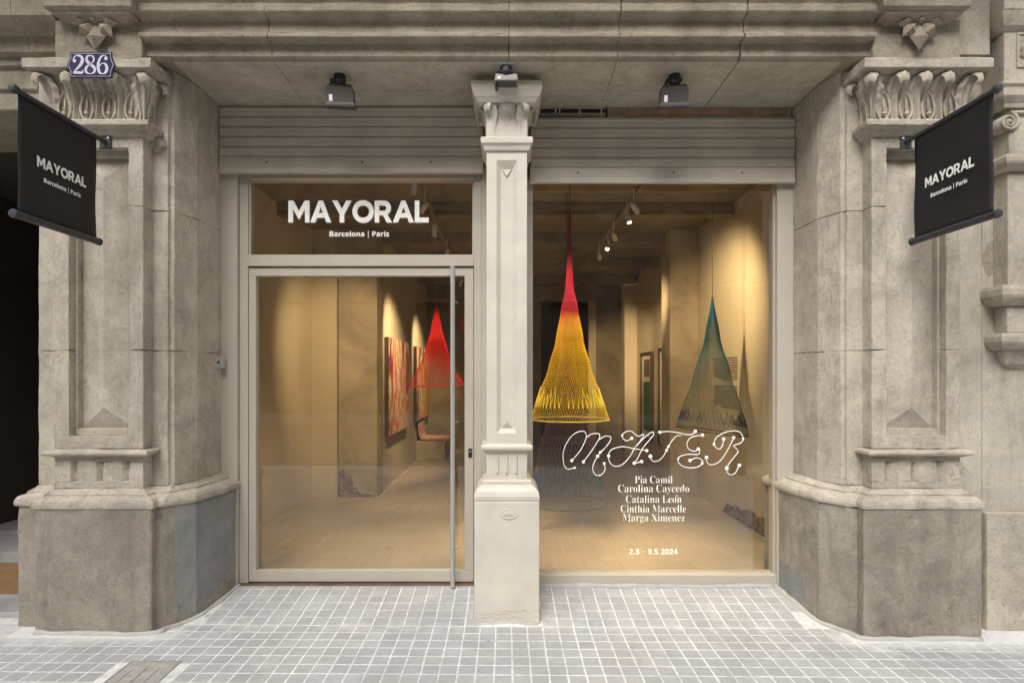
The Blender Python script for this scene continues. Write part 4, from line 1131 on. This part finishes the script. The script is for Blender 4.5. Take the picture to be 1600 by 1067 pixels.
# ================================================================== BANNERS
def banner(s):
    X = s * 2.52
    b = thing('banner', (X, 3.70, 2.44), ('black hanging banner on the left pier, printed MAYORAL in white' if s < 0 else 'black hanging banner on the right pier, printed MAYORAL in white'), 'banner', 'black banners on the piers')
    y0, y1, zt, zb = 3.075, 3.665, 3.065, 2.445
    m = MB(); ny, nz = 16, 20; V = []; 
    for side in (0, 1):
        for j in range(nz + 1):
            for i in range(ny + 1):
                u, v = i / ny, j / nz
                yy = y0 + (y1 - y0) * u + 0.018 * (0.5 - u) * math.sin(v * math.pi) * (0.6 + 0.4 * v)
                xx = 0.006 * math.sin(u * 4.2 + s) * math.sin(v * math.pi) + 0.004 * math.sin(v * 7 + u * 3) * math.sin(v * math.pi)
                V.append((X + xx + (0.0012 if side else -0.0012), yy, zb + (zt - zb) * v))
    n1 = (ny + 1) * (nz + 1)
    FF = []
    for side in (0, 1):
        for j in range(nz):
            for i in range(ny):
                a = side * n1 + j * (ny + 1) + i; q = (a, a + 1, a + ny + 2, a + ny + 1); FF.append(q if side else q[::-1])
    bd = [j * (ny + 1) for j in range(nz + 1)] ; be = [j * (ny + 1) + ny for j in range(nz + 1)]
    for L in (bd, be):
        for a, c in zip(L[:-1], L[1:]): FF.append((a, c, c + n1, a + n1))
    for L in (list(range(ny + 1)), [nz * (ny + 1) + i for i in range(ny + 1)]):
        for a, c in zip(L[:-1], L[1:]): FF.append((a, c, c + n1, a + n1))
    m.add(V, FF); cl = m.build('cloth', M_BANNER, b, smooth=True)
    m = MB(); m.tube([(X, 3.756, zt + .008), (X, 3.06, zt + .008)], .013, 12); tr = m.build('top_rod', M_BANNERROD, b, smooth=False)
    m = MB(); m.lathe([(.004, -.03), (.018, -.028), (.022, -.015), (.022, 0.004), (.014, .006)], (X, 3.06, zt + .008), 14, 'y'); m.build('rod_end_cap', M_BANNERROD, tr, bevel=0.001)
    m = MB(); m.box(X - .035, X + .035, 3.742, 3.756, zt - .035, zt + .05); m.build('wall_bracket', M_BANNERROD, b, bevel=0.003)
    m = MB(); m.lathe([(.001, -.008), (.007, -.006), (.008, 0)], (X - s * .022, 3.742, zt + .03), 10, 'y'); m.build('bolt', M_STEEL, b)
    m = MB(); m.tube([(X, 3.68, zb - .012), (X, 3.065, zb - .012)], .020, 14); br = m.build('bottom_rod', M_BANNERROD, b, smooth=False)
    for yy in (3.05, 3.685):
        m = MB(); m.lathe([(.006, -.012), (.022, -.010), (.0235, -.002), (.0235, .008), (.018, .012)], (X, yy, zb - .012), 14, 'y'); m.build('rod_end_cap', M_BANNERROD, br, bevel=0.001)
    m = MB(); m.tube([(X - s * .006, 3.672, zb + .01), (X - s * .006, 3.68, zb + .03)], .004, 6); m.build('clip', M_STEEL, b)
    # print
    wd = 0.372; gl2, cp = wordmark(wd, 0.0012)
    yc_ = 3.372
    rz = R(90) * (1 if s < 0 else -1)
    off = (0.0125 if s < 0 else -0.0125)
    for x, me in gl2:
        o = link('letter', me, M_WHITE, b)
        o.rotation_euler = (R(90), 0, rz); o.scale = (1, 1.0, 1)
        o.location = Vector((X + off, yc_ + (x if s < 0 else -x), 2.725)) - b.location
    me = text_mesh(sans('Barcelona | Paris'), 0.278, FONT_MATH, 0.0, 0.001)
    for wme in split_words(me, .0075):
        o = link('word', wme, M_WHITE, b); o.rotation_euler = (R(90), 0, rz); o.location = Vector((X + off, yc_, 2.664)) - b.location
    return b
banner(-1); banner(1)

# ================================================================== HOUSE NUMBER
hn = thing('house_number_plate', (PX(142, 3.63), 3.635, PZ(122, 3.63)), 'blue enamel house number plate 286 on the left capital', 'number plate')
yh = 3.634
def plate(sc_, y0, y1, mat, name, parent):
    cx, cz = PX(142, 3.63), PZ(102, 3.63); W, H = 0.128 * sc_, 0.078 * (1 - (1 - sc_) * 1.75)
    pts = [(-W, H), (W, H), (W, H * .62), (W * 1.06, H * .34), (W * 1.15, 0), (W * 1.06, -H * .34), (W, -H * .62), (W, -H), (-W, -H), (-W, -H * .62), (-W * 1.06, -H * .34), (-W * 1.15, 0), (-W * 1.06, H * .34), (-W, H * .62)]
    mm = MB(); mm.prism_y([(cx + a, cz + b) for a, b in pts], y0, y1); return mm.build(name, mat, parent, bevel=0.0015)
plate(1.0, yh - .004, yh + .004, M_BLUE, 'plate', hn)
plate(0.945, yh - .0055, yh - .0035, M_ENAMEL, 'white_border', hn)
plate(0.925, yh - .007, yh - .005, M_BLUE, 'field', hn)
# numerals with thick and thin strokes
DIG = {
 '2': [([(.10,.68),(.08,.80),(.18,.95),(.38,1.0),(.60,.94),(.70,.76),(.62,.56),(.40,.34),(.18,.16),(.08,.05)], [.05,.05,.04,.05,.09,.13,.12,.08,.05,.04]), ([(.06,.06),(.30,.07),(.55,.06),(.70,.07),(.74,.22)], [.06,.08,.085,.07,.03])],
 '8': [([(.40,1.0),(.20,.95),(.14,.78),(.24,.62),(.46,.48),(.68,.32),(.68,.12),(.40,0),(.12,.10),(.10,.30),(.26,.46),(.50,.58),(.64,.76),(.58,.94),(.40,1.0)], [.03,.07,.11,.11,.10,.11,.09,.03,.09,.11,.06,.04,.07,.06,.03])],
 '6': [([(.68,.80),(.66,.92),(.50,1.0),(.30,.92),(.14,.68),(.09,.38),(.18,.10),(.40,0),(.62,.10),(.70,.30),(.62,.50),(.42,.58),(.24,.48),(.17,.34)], [.05,.04,.03,.07,.10,.12,.10,.03,.10,.12,.09,.03,.04,.04])],
}
for i, ch in enumerate('286'):
    m = MB(); H = 0.112; ox = PX(142, 3.63) - 0.110 + i * 0.0745; oz = PZ(102, 3.63) - H / 2
    for k, (pts, wd) in enumerate(DIG[ch]):
        P3 = catmull([(x, wv, z) for (x, z), wv in zip(pts, wd)], 6)
        L, Rr = [], []
        for q in range(len(P3)):
            d = P3[min(q + 1, len(P3) - 1)] - P3[max(q - 1, 0)]; d = Vector((d.x, 0, d.z)); d.normalize(); nrm = Vector((-d.z, 0, d.x)); h_ = max(.02, P3[q].y * .82)
            L.append((P3[q].x + nrm.x * h_, P3[q].z + nrm.z * h_)); Rr.append((P3[q].x - nrm.x * h_, P3[q].z - nrm.z * h_))
        vs_, fs_ = [], []
        for a, b in zip(L, Rr):
            vs_ += [(ox + a[0] * .088, yh - .0085 - k * .0004, oz + a[1] * H), (ox + b[0] * .088, yh - .0085 - k * .0004, oz + b[1] * H)]
        m.add(vs_, [(2 * q, 2 * q + 1, 2 * q + 3, 2 * q + 2) for q in range(len(L) - 1)])
        if ch in '26' and k == 0: m.lathe([(.004, -.0002), (.0105, 0)], (ox + pts[0][0] * .088 + (.004 if ch == '2' else -.004), yh - .0088, oz + pts[0][1] * H + .003), 12, 'y')
    m.build('numeral', M_ENAMEL, hn)

# ================================================================== FLOODLIGHTS
def floodlight(px, py, Y, tilt, turn, label, hs_=(1, 1, 1), hmat=None):
    x, zt = PX(px, Y), 3.5799
    f = thing('floodlight', (x, Y, zt), label, 'floodlight', 'floodlights under the lintel')
    m = MB(); m.box(-.05, .05, -.045, .045, -.008, 0.0); o = m.build('base_plate', M_MORTAR); o.parent = f
    m = MB(); m.lathe([(.035, 0), (.040, -.012), (.040, -.05), (.030, -.064), (.008, -.07)], (0, 0, -.008), 18); o = m.build('junction_head', M_BLACK, bevel=.002); o.parent = f
    m = MB(); m.tube([(-.055, -.005, -.05), (0, -.03, -.052), (.04, -.02, -.052)], .014, 8); m.tube([(-.055, -.005, -.05), (-.062, .0, -.10), (-.06, .0, -.16)], .009, 8); o = m.build('arm', M_BLACK); o.parent = f
    e = MB(); e.loft([[(-.072, -.03, -.012), (.072, -.03, -.012), (.072, .03, -.012), (-.072, .03, -.012)], [(-.088, -.044, -.04), (.088, -.044, -.04), (.088, .04, -.04), (-.088, .04, -.04)],
                      [(-.09, -.046, -.13), (.09, -.046, -.13), (.09, .04, -.13), (-.09, .04, -.13)], [(-.096, -.054, -.136), (.096, -.054, -.136), (.096, .048, -.136), (-.096, .048, -.136)], [(-.096, -.054, -.156), (.096, -.054, -.156), (.096, .048, -.156), (-.096, .048, -.156)]])
    bo = e.build('housing', hmat or M_FLOOD, bevel=.006); bo.parent = f; bo.location = (0, .01, -.055); bo.rotation_euler = (tilt, 0, turn); bo.scale = hs_
    m = MB(); m.box(-.068, -.046, -.0475, -.0458, -.122, -.082); o = m.build('sticker', M_WHITE); o.parent = bo
    m = MB(); m.box(-.082, .082, -.04, .034, -.158, -.1565); o = m.build('lens', M_FARGLASS); o.parent = bo
    return f
floodlight(531, 108, 3.90, R(12), R(6), 'dark grey floodlight under the lintel above the shop name')
floodlight(791, 108, 3.80, R(-12), R(0), 'small shallow floodlight directly above the column capital', (.80, .75, .42), M_FLOOD2)
floodlight(1054, 108, 3.90, R(14), R(-4), 'grey floodlight under the lintel above the display window')

# ================================================================== GALLERY INTERIOR
def struct(name, m, mat, label, bevel=0):
    o = m.build(name, mat, bevel=bevel); tag(o, label, kind='structure'); return o
m = MB(); m.box(-2.6, 2.6, 4.62, 16.2, -0.05, FLOOR_Z - .006); m.box(-2.05, 2.05, 4.545, 4.62, -0.05, FLOOR_Z - .006)
fl = struct('gallery_floor', m, M_FLOORBASE, 'pale floor of the gallery seen through the glass')
fm = MB(); L_, W_ = 0.45, 0.30; fm.box(-W_ / 2 + .0005, W_ / 2 - .0005, -L_ / 2 + .0005, L_ / 2 - .0005, -.005, .0); fme = fm.mesh('floor_slab'); fme.materials.append(M_FLOOR)
yy = 4.545 + L_ / 2; cnt = 0
r_ = 0
while yy < 15.8 and cnt < 290:
    for i in range(17):
        x = -2.5 + (W_ / 2 if r_ % 2 else 0) + i * W_ 
        if x > 2.5: break
        if yy > 7.9 and x < -1.7: continue
        if yy < 4.70 and abs(x) > 2.05: continue
        o = bpy.data.objects.new('floor_slab', fme); COL.objects.link(o); o.parent = fl
        o.location = (x, yy, FLOOR_Z + random.uniform(-.0004, .0004)); cnt += 1
    yy += L_; r_ += 1
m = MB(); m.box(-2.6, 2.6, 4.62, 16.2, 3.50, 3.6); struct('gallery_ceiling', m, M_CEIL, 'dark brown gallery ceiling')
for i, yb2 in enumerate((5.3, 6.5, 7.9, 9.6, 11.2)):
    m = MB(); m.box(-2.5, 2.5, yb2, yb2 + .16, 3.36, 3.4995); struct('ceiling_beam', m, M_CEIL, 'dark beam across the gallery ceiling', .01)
m = MB(); m.box(-2.6, -2.5, 4.6205, 7.68, 0.02, 3.5); struct('gallery_wall_left', m, M_GALWALL, 'warm plaster wall on the left of the gallery')
m = MB(); m.box(-2.6, -2.152, 7.6805, 7.95, 0.02, 3.5); struct('gallery_return_wall', m, M_GALWALL, 'short plastered return wall beside the bare pillar')
m = MB(); m.box(-2.151, -1.651, 7.64, 8.05, 0.02, 3.5); gp = struct('gallery_pillar', m, M_GALOLD, 'bare mottled plaster pillar inside on the left', .01)
m = MB(); m.box(-1.85, -1.66, 8.051, 16.2, 0.02, 3.5); struct('gallery_wall_paintings', m, M_GALWALL, 'long wall hung with abstract paintings')
m = MB(); m.box(2.5, 2.6, 4.6205, 16.2, 0.02, 3.5); gwr = struct('gallery_wall_right', m, M_GALWALL, 'warm lit plaster wall on the right of the gallery')
m = MB(); m.box(2.12, 2.499, 7.68, 8.10, 0.02, 3.5); struct('gallery_pillar', m, M_GALOLD, 'brown plaster pillar on the right gallery wall', .01)
m = MB(); m.box(2.26, 2.499, 11.3, 11.6, 0.02, 3.5); struct('gallery_pillar', m, M_GALWALL, 'far slim pillar on the right gallery wall', .01)
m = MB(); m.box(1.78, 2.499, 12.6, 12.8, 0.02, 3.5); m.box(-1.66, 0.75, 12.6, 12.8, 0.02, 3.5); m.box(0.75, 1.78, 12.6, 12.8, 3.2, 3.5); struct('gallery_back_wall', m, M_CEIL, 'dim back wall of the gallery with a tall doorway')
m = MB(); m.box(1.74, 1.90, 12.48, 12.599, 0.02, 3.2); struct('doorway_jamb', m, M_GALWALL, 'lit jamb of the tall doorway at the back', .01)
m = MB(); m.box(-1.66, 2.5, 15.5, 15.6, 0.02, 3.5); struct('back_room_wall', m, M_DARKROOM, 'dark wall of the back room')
for s in (-1, 1):
    m = MB(); m.box(*sorted((s * 2.125, s * 2.6)), 4.6202, 4.70, 0.02, 3.5); struct('gallery_front_wall', m, M_GALWALL, 'inside of the stone pier beside the shop front')
# bare patches of old masonry at the foot of the walls
def patch(poly, axis, at, thick, parent, name='exposed_masonry'):
    m = MB(); P2 = []
    for i in range(len(poly)):
        a, b = poly[i], poly[(i + 1) % len(poly)]
        for k in range(4):
            t = k / 4; q = (a[0] + (b[0] - a[0]) * t, a[1] + (b[1] - a[1]) * t)
            j = noise.noise(Vector((q[0] * 9, q[1] * 9, at))) * .02 if q[1] > FLOOR_Z + .02 else 0
            P2.append((q[0] + j, q[1] + j))
    if axis == 'x': m.loft([[(at, y, z) for y, z in P2], [(at - thick, y, z) for y, z in P2]])
    else: m.prism_y(P2, at - thick, at)
    return m.build(name, M_RUBBLE, parent, bevel=0.004)
patch([(4.9, .057), (6.80, .057), (6.79, .10), (6.72, .19), (6.6, .17), (6.45, .21), (6.3, .18), (6.2, .20), (6.0, .235), (5.9, .21), (5.7, .25), (5.5, .22), (5.2, .27), (4.9, .24)], 'x', 2.499, .012, gwr)
patch([(-2.14, .057), (-1.70, .057), (-1.76, .085), (-1.86, .10), (-1.90, .20), (-1.95, .17), (-2.0, .34), (-2.03, .28), (-2.07, .44), (-2.10, .40), (-2.12, .47), (-2.14, .30)], 'y', 7.6395, .012, gp)

# ---- nets
def net(apex, zrim, prof, nh, turns, rad, mat, label, group, tilt=0.0, tilty=0.0, cord_top=3.36, hoop=M_CORD, cordm=M_DARKCORD, fringe=None, offx=0.0):
    """apex (x,y,z); prof: list of (t from apex 0..1 rim, radius)"""
    x, y, z = apex; H = z - zrim
    t_ = thing('hanging_net', (x, y, zrim), label, 'net sculpture', group)
    def rad_at(t):
        for (a, ra), (b, rb) in zip(prof[:-1], prof[1:]):
            if t <= b: 
                k = (t - a) / (b - a); k = k * k * (3 - 2 * k) * .5 + k * .5
                return ra + (rb - ra) * k
        return prof[-1][1]
    def P(t, a):
        r = rad_at(t); c, s_ = math.cos(a), math.sin(a)
        zz_ = z - H * t; px_, py_ = r * c, r * s_
        zz_ += t * t * (tilt * px_ + tilty * py_)
        wob = .004 * math.sin(5 * a + 7 * t)
        return (px_ * (1 + wob) + offx * t, py_ * (1 + wob), zz_ - zrim)
    m = MB(); ns = 34
    for d in (1, -1):
        for h in range(nh):
            pts = []
            for k in range(ns + 1):
                t = (k / ns) ** 0.8
                pts.append(P(t, 6.28318 * h / nh + d * turns * 6.28318 * t))
            m.tube(pts, rad, 3)
    o = m.build('netting', mat); o.parent = t_
    m = MB(); m.tube([P(1, 6.28318 * k / 48) for k in range(48)], .005, 6, closed=True); o = m.build('hoop', hoop, smooth=True); o.parent = t_
    m = MB(); m.tube([(0, 0, z - zrim - .01), (0, 0, (z - zrim + cord_top - zrim) / 2), (0, 0, cord_top - zrim)], .0035, 6); o = m.build('cord', cordm); o.parent = t_
    if fringe:
        m = MB(); pts = []
        rng = random.Random(int(x * 100))
        for k in range(97):
            a = 6.28318 * k / 96; pts.append(P(1 - (.06 + (.10 if k % 2 else 0) * rng.uniform(.4, 1)), a))
        m.tube([(p[0] * 1.012, p[1] * 1.012, p[2]) for p in pts], .0035, 5); o = m.build('zigzag_thread', fringe); o.parent = t_
    return t_
G = 'net sculptures hanging in the gallery'
YN = 5.35
MN_Y = net_mat('yellow_net', [(0.0, (0.66, 0.44, 0.012)), (0.30, (0.68, 0.43, 0.012)), (0.80, (0.66, 0.36, 0.012)), (0.88, (0.58, 0.24, 0.01)), (0.955, (0.34, 0.02, 0.015)), (1.0, (0.24, 0.006, 0.03))])
# the colour ramp runs over the first metre above the rim; the pink top is a net of its own colour higher up
za = PZ(335, YN); zr = PZ(655, YN)
net((PX(890, YN), YN, za), zr, [(0, .009), (.14, .017), (.36, .036), (.47, .078), (.62, .125), (.75, .19), (.88, .275), (1.0, .352)], 90, .36, .0010, MN_Y, 'yellow net with crimson top hanging in the display window', G, hoop=net_mat('yellow_hoop', [(0, (0.62, 0.45, 0.02)), (1, (0.62, 0.45, 0.02))]), cordm=M_DARKCORD,
    fringe=net_mat('yellow_thread', [(0, (0.7, 0.55, 0.06)), (1, (0.7, 0.55, 0.06))]))
YN2 = 5.65
MN_G = net_mat('pink_to_grey_net', [(0.0, (0.10, 0.125, 0.105)), (0.36, (0.11, 0.12, 0.10)), (0.50, (0.20, 0.08, 0.08)), (1.0, (0.20, 0.07, 0.08))])
net((PX(886, YN2), YN2, PZ(400, YN2)), PZ(785, YN2), [(0, .012), (.4, .07), (.62, .16), (.80, .27), (1, .362)], 46, .40, .0008, MN_G, 'grey-green net with pink middle hanging low behind the yellow net', G, hoop=M_DARKCORD, fringe=M_DARKCORD)
YN3 = 6.05
MN_T = net_mat('teal_net', [(0.0, (0.07, 0.10, 0.085)), (0.35, (0.09, 0.17, 0.15)), (0.75, (0.06, 0.21, 0.23)), (1.0, (0.02, 0.12, 0.17))])
net((PX(1113, YN3), YN3, PZ(465, YN3)), PZ(674, YN3), [(0, .008), (.3, .075), (.6, .185), (.85, .29), (1, .352)], 84, .30, .0010, MN_T, 'blue-green net cone hanging before the lit right wall', G, tilt=-.13, hoop=M_DARKCORD, fringe=M_DARKCORD)
YN4 = 7.35
MN_R = net_mat('red_net', [(0.0, (0.62, 0.012, 0.008)), (0.5, (0.66, 0.008, 0.006)), (1.0, (0.72, 0.005, 0.005))])
net((PX(682, YN4), YN4, PZ(474, YN4)), PZ(603, YN4), [(0, .005), (.3, .062), (.6, .145), (.82, .235), (1, .345)], 64, .24, .0014, MN_R, 'bright red net cone hanging behind the glass door', G, tilt=.03, hoop=net_mat('red_hoop', [(0, (0.6, 0.08, 0.02)), (1, (0.6, 0.08, 0.02))]), cordm=M_CORD)
YN5 = 8.6
net((PX(752, YN5), YN5, PZ(498, YN5)), PZ(560, YN5), [(0, .30), (.2, .29), (1, .04)], 40, .2, .0012, MN_R, 'inverted red net cone half hidden behind the door frame', G, cordm=M_CORD)

# ---- paintings on the long wall
def painting(y0, y1, z0, z1, mat, label, frame=M_FRAMEWOOD):
    p = thing('painting', (-1.655, (y0 + y1) / 2, z0), label, 'painting', 'paintings on the long wall')
    m = MB(); m.box(-1.659, -1.60, y0, y1, z0, z1); m.build('stretcher', frame, p, bevel=.003)
    m = MB(); m.box(-1.5998, -1.590, y0 + .004, y1 - .004, z0 + .004, z1 - .004); m.build('canvas', mat, p, local=(-1.6, (y0 + y1) / 2, z0))
    return p
painting(8.14, 9.78, .78, 2.14, art_mat('abstract_red_cream', [(0.03, 0.02, 0.02), (0.34, 0.025, 0.025), (0.62, 0.50, 0.32), (0.50, 0.05, 0.035), (0.55, 0.47, 0.33)], 1.7), 'large abstract painting in red and cream, nearer one on the long wall')
painting(10.7, 12.45, .80, 2.14, art_mat('abstract_orange_black', [(0.02, 0.018, 0.02), (0.55, 0.16, 0.03), (0.58, 0.46, 0.28), (0.03, 0.03, 0.04), (0.5, 0.12, 0.04)], 4.2), 'smaller abstract painting in orange and black, farther along the wall')
m = MB(); m.box(-1.655, -1.12, 11.0, 11.9, FLOOR_Z + .001, .405)
tag(m.build('low_plinth', M_GALOLD, bevel=.006), 'low plaster plinth against the long wall below the far painting', 'plinth')
tx = MB(); rows_ = [(-1.635, .80), (-1.630, .66), (-1.615, .52), (-1.585, .440), (-1.50, .424), (-1.36, .421), (-1.22, .421), (-1.118, .416), (-1.095, .37), (-1.092, .27), (-1.090, .17)]
tx.loft([[(x + (.012 * math.sin(i * 1.9 + j * .8) if j % 2 else 0), 11.03 + .84 * i / 12, z + (.010 * math.sin(i * 1.3) if .5 < z or z < .3 else 0)) for j, (x, z) in enumerate(rows_)] for i in range(13)], closed=False, cap=False)
o = tx.build('textile_piece', M_PINK, smooth=True); sol = o.modifiers.new('thick', 'SOLIDIFY'); sol.thickness = .012
tag(o, 'pink textile draped from the wall over the low plinth', 'textile')

# ---- framed works on the right wall
def framed(y0, y1, z0, z1, label, pics):
    p = thing('framed_picture', (2.49, (y0 + y1) / 2, z0), label, 'picture', 'framed works on the right wall')
    m = MB(); t = .035
    m.box(2.44, 2.4985, y0, y0 + t, z0, z1); m.box(2.44, 2.4985, y1 - t, y1, z0, z1); m.box(2.44, 2.4985, y0 + t, y1 - t, z0, z0 + t); m.box(2.44, 2.4985, y0 + t, y1 - t, z1 - t, z1)
    m.build('frame', M_FRAMEWOOD, p)
    m = MB(); m.box(2.47, 2.498, y0 + t, y1 - t, z0 + t, z1 - t); m.build('mount', M_CARD, p)
    for (a, b, c, d, mat) in pics:
        m = MB(); m.box(2.465, 2.4695, y0 + (y1 - y0) * a, y0 + (y1 - y0) * b, z0 + (z1 - z0) * c, z0 + (z1 - z0) * d); m.build('print', mat, p)
framed(10.02, 10.80, .50, 2.02, 'tall framed picture with a green textile, beside the brown pillar', [(.25, .75, .72, .92, M_PICDARK), (.2, .8, .10, .66, M_GREEN)])
framed(8.60, 9.55, .50, 2.05, 'tall framed sheet of small prints half hidden by the brown pillar', [(.15 + .42 * i, .42 + .42 * i, .10 + .22 * j, .25 + .22 * j, M_PICDARK) for i in range(2) for j in range(4)])
# wall text
wt = thing('wall_text', (2.499, 6.8, 1.0), 'block of small dark wall text behind the blue-green net', 'wall text')
for k in range(22):
    if k in (10, 11): continue
    z = PZ(562, 7.15) - k * .0265; y_ = 6.42
    m = MB(); yend = 7.16 - (random.uniform(0, .3) if k in (9, 21) else random.uniform(0, .04))
    while y_ < yend:
        wl = random.uniform(.02, .07); m.box(2.4965, 2.4995, y_, min(y_ + wl, yend), z, z + .011); y_ += wl + .012
    m.build('text_line', M_BLACK, wt)

# ---- track and spotlights
trk = thing('light_track', (1.24, 7, 3.34), 'thin ceiling lighting track running into the gallery', 'track')
m = MB(); m.box(1.225, 1.255, 4.9, 12.4, 3.325, 3.36); m.build('rail', M_CEIL, trk)
m = MB(); m.box(-.80, -.77, 4.9, 12.4, 3.325, 3.36); t2 = m.build('lighting_track', M_CEIL); tag(t2, 'second ceiling track above the red net', 'track')
def spot(p, target, watt, size, label, blend=.9, lit=True, col=(1.0, .75, .42), tag_group='track spotlights in the gallery'):
    p = Vector(p); d = (Vector(target) - p).normalized()
    s = thing('spotlight', p, label, 'spotlight', tag_group)
    q = (-d).to_track_quat('Z', 'Y')
    def place(o):
        o.parent = s; o.rotation_euler = q.to_euler(); return o
    m = MB(); m.lathe([(.011, .11), (.025, .10), (.027, .0), (.027, -.022), (.023, -.022), (.022, -.01), (.004, -.009)], (0, 0, 0), 16); place(m.build('housing', M_SPOTWHITE))
    m = MB(); m.lathe([(.001, -.0145), (.021, -.0145), (.021, -.012)], (0, 0, 0), 14); place(m.build('lens', M_BULB if lit else M_FARGLASS))
    m = MB(); m.tube([(0, 0, 0) , (0, 0, 3.33 - p.z)], .007, 6); o = m.build('stem', M_SPOTWHITE); o.parent = s; o.location = Vector((0, 0, 0)) - d * .06
    L = bpy.data.lights.new('lamp', 'SPOT'); L.energy = watt; L.spot_size = R(size); L.spot_blend = blend; L.color = col; L.shadow_soft_size = .07
    lo = bpy.data.objects.new('lamp', L); COL.objects.link(lo); lo.parent = s; lo.location = d * .05; lo.rotation_euler = q.to_euler()
    return s
K = 1.25
spot((1.24, 5.62, 3.16), (2.5, 6.75, 2.1), 120 * K, 80, 'lit spotlight on the track, nearest the window')
spot((1.24, 5.98, 3.16), (1.9, 5.0, 0.0), 90 * K, 55, 'lit spotlight on the track aimed down at the floor')
spot((1.24, 6.75, 3.16), (2.5, 9.4, 2.0), 260 * K, 36, 'lit spotlight on the track aimed at the framed pictures')
spot((1.24, 7.25, 3.16), (.5, 5.2, 0.6), 130 * K, 50, 'tilted spotlight on the track aimed at the yellow net')
spot((1.24, 7.85, 3.16), (2.2, 11.6, 1.9), 260 * K, 34, 'farthest lit spotlight on the right track')
spot((-.785, 5.60, 3.16), (-2.3, 7.68, 1.7), 130 * K, 56, 'spotlight on the second track washing the left wall')
spot((-.785, 6.55, 3.16), (-.9, 7.35, 1.3), 60 * K, 50, 'spotlight above the red net')
spot((-.785, 7.75, 3.16), (-1.66, 8.9, 1.7), 170 * K, 60, 'spotlight washing the nearer painting')
spot((-.785, 10.2, 3.16), (-1.66, 11.5, 1.6), 170 * K, 58, 'spotlight washing the farther painting')
spot((.38, 4.80, 3.30), (.57, 5.5, 1.1), 150 * K, 52, 'ceiling spotlight over the low grey-green net')
spot((-.785, 5.05, 3.16), (-1.4, 6.3, 0.0), 75 * K, 70, 'added spotlight on the second track brightening the floor by the door')  # extra lamp, added to brighten the left side of the gallery

# ================================================================== ACROSS THE STREET (seen mirrored in the glass)
fb = thing('far_building', (0, -17, 0), 'ochre apartment block across the street mirrored faintly in the glass', 'building')
m = MB(); m.box(-30, 30, -24, -17, -0.1, 17); m.build('wall', M_FARWALL, fb)
wm = MB(); wm.box(-.55, .55, -.02, .06, 0, 2.3); wme = wm.mesh('far_window'); wme.materials.append(M_FARGLASS)
bm_ = MB(); bm_.box(-.95, .95, -.05, .7, -.16, 0.0); bme = bm_.mesh('far_balcony'); bme.materials.append(M_FARWALL)
sm_ = MB(); sm_.box(-.60, -.30, .061, .10, 0, 2.3); sm_.box(.30, .60, .061, .10, 0, 2.3); sme = sm_.mesh('far_shutter'); sme.materials.append(M_FARSHUT)
for fl_ in range(4):
    for k in range(-6, 7):
        w_ = bpy.data.objects.new('window', wme); COL.objects.link(w_); w_.parent = fb; w_.location = (k * 2.9, .0, 1.0 + fl_ * 3.9)
        for nm, me in (('balcony', bme), ('shutter', sme)):
            o = bpy.data.objects.new(nm, me); COL.objects.link(o); o.parent = w_
def tree(x, y, seed, label):
    rng = random.Random(seed)
    t = thing('plane_tree', (x, y, -.02), label, 'tree', 'street trees behind the viewer')
    m = MB(); m.tube([(0, 0, -.02), (.03, .02, 1.5), (-.03, .05, 3.2), (.05, 0, 4.4)], .1, 10, radii=[.15, .13, .12, .11])
    tips = []
    for k in range(7):
        a = k * 0.9 + rng.uniform(-.3, .3); L = rng.uniform(2.2, 3.6); up = rng.uniform(1.4, 3.6)
        p = [(0.03, 0, 3.6 + .12 * k), (math.cos(a) * L * .4, math.sin(a) * L * .4, 4.4 + up * .5), (math.cos(a) * L * .75, math.sin(a) * L * .75, 4.6 + up), (math.cos(a) * L, math.sin(a) * L, 5.0 + up * 1.3)]
        q = catmull(p, 4); m.tube(q, .05, 7, radii=[.085 * (1 - i / len(q) * .8) for i in range(len(q))]); tips += q[4:]
    m.build('trunk', M_BARK).parent = t
    m = MB()
    for k in range(2600):
        c = Vector(rng.choice(tips)) + Vector((rng.gauss(0, .42), rng.gauss(0, .42), rng.gauss(0, .38)))
        u = Vector((rng.uniform(-1, 1), rng.uniform(-1, 1), rng.uniform(-1, 1))).normalized(); v = u.orthogonal().normalized(); r = rng.uniform(.05, .09)
        m.add([c - u * r, c + v * r * .6, c + u * r, c - v * r * .6], [(0, 1, 2, 3)])
    me = bpy.data.meshes.new('crown'); me.from_pydata([tuple(q) for q in m.v], [], m.f); o = link('crown', me, M_LEAF); o.parent = t
tree(-4.6, -1.0, 3, 'young street tree at the kerb, left of the viewer')
tree(3.9, -1.1, 8, 'young street tree at the kerb, right of the viewer')
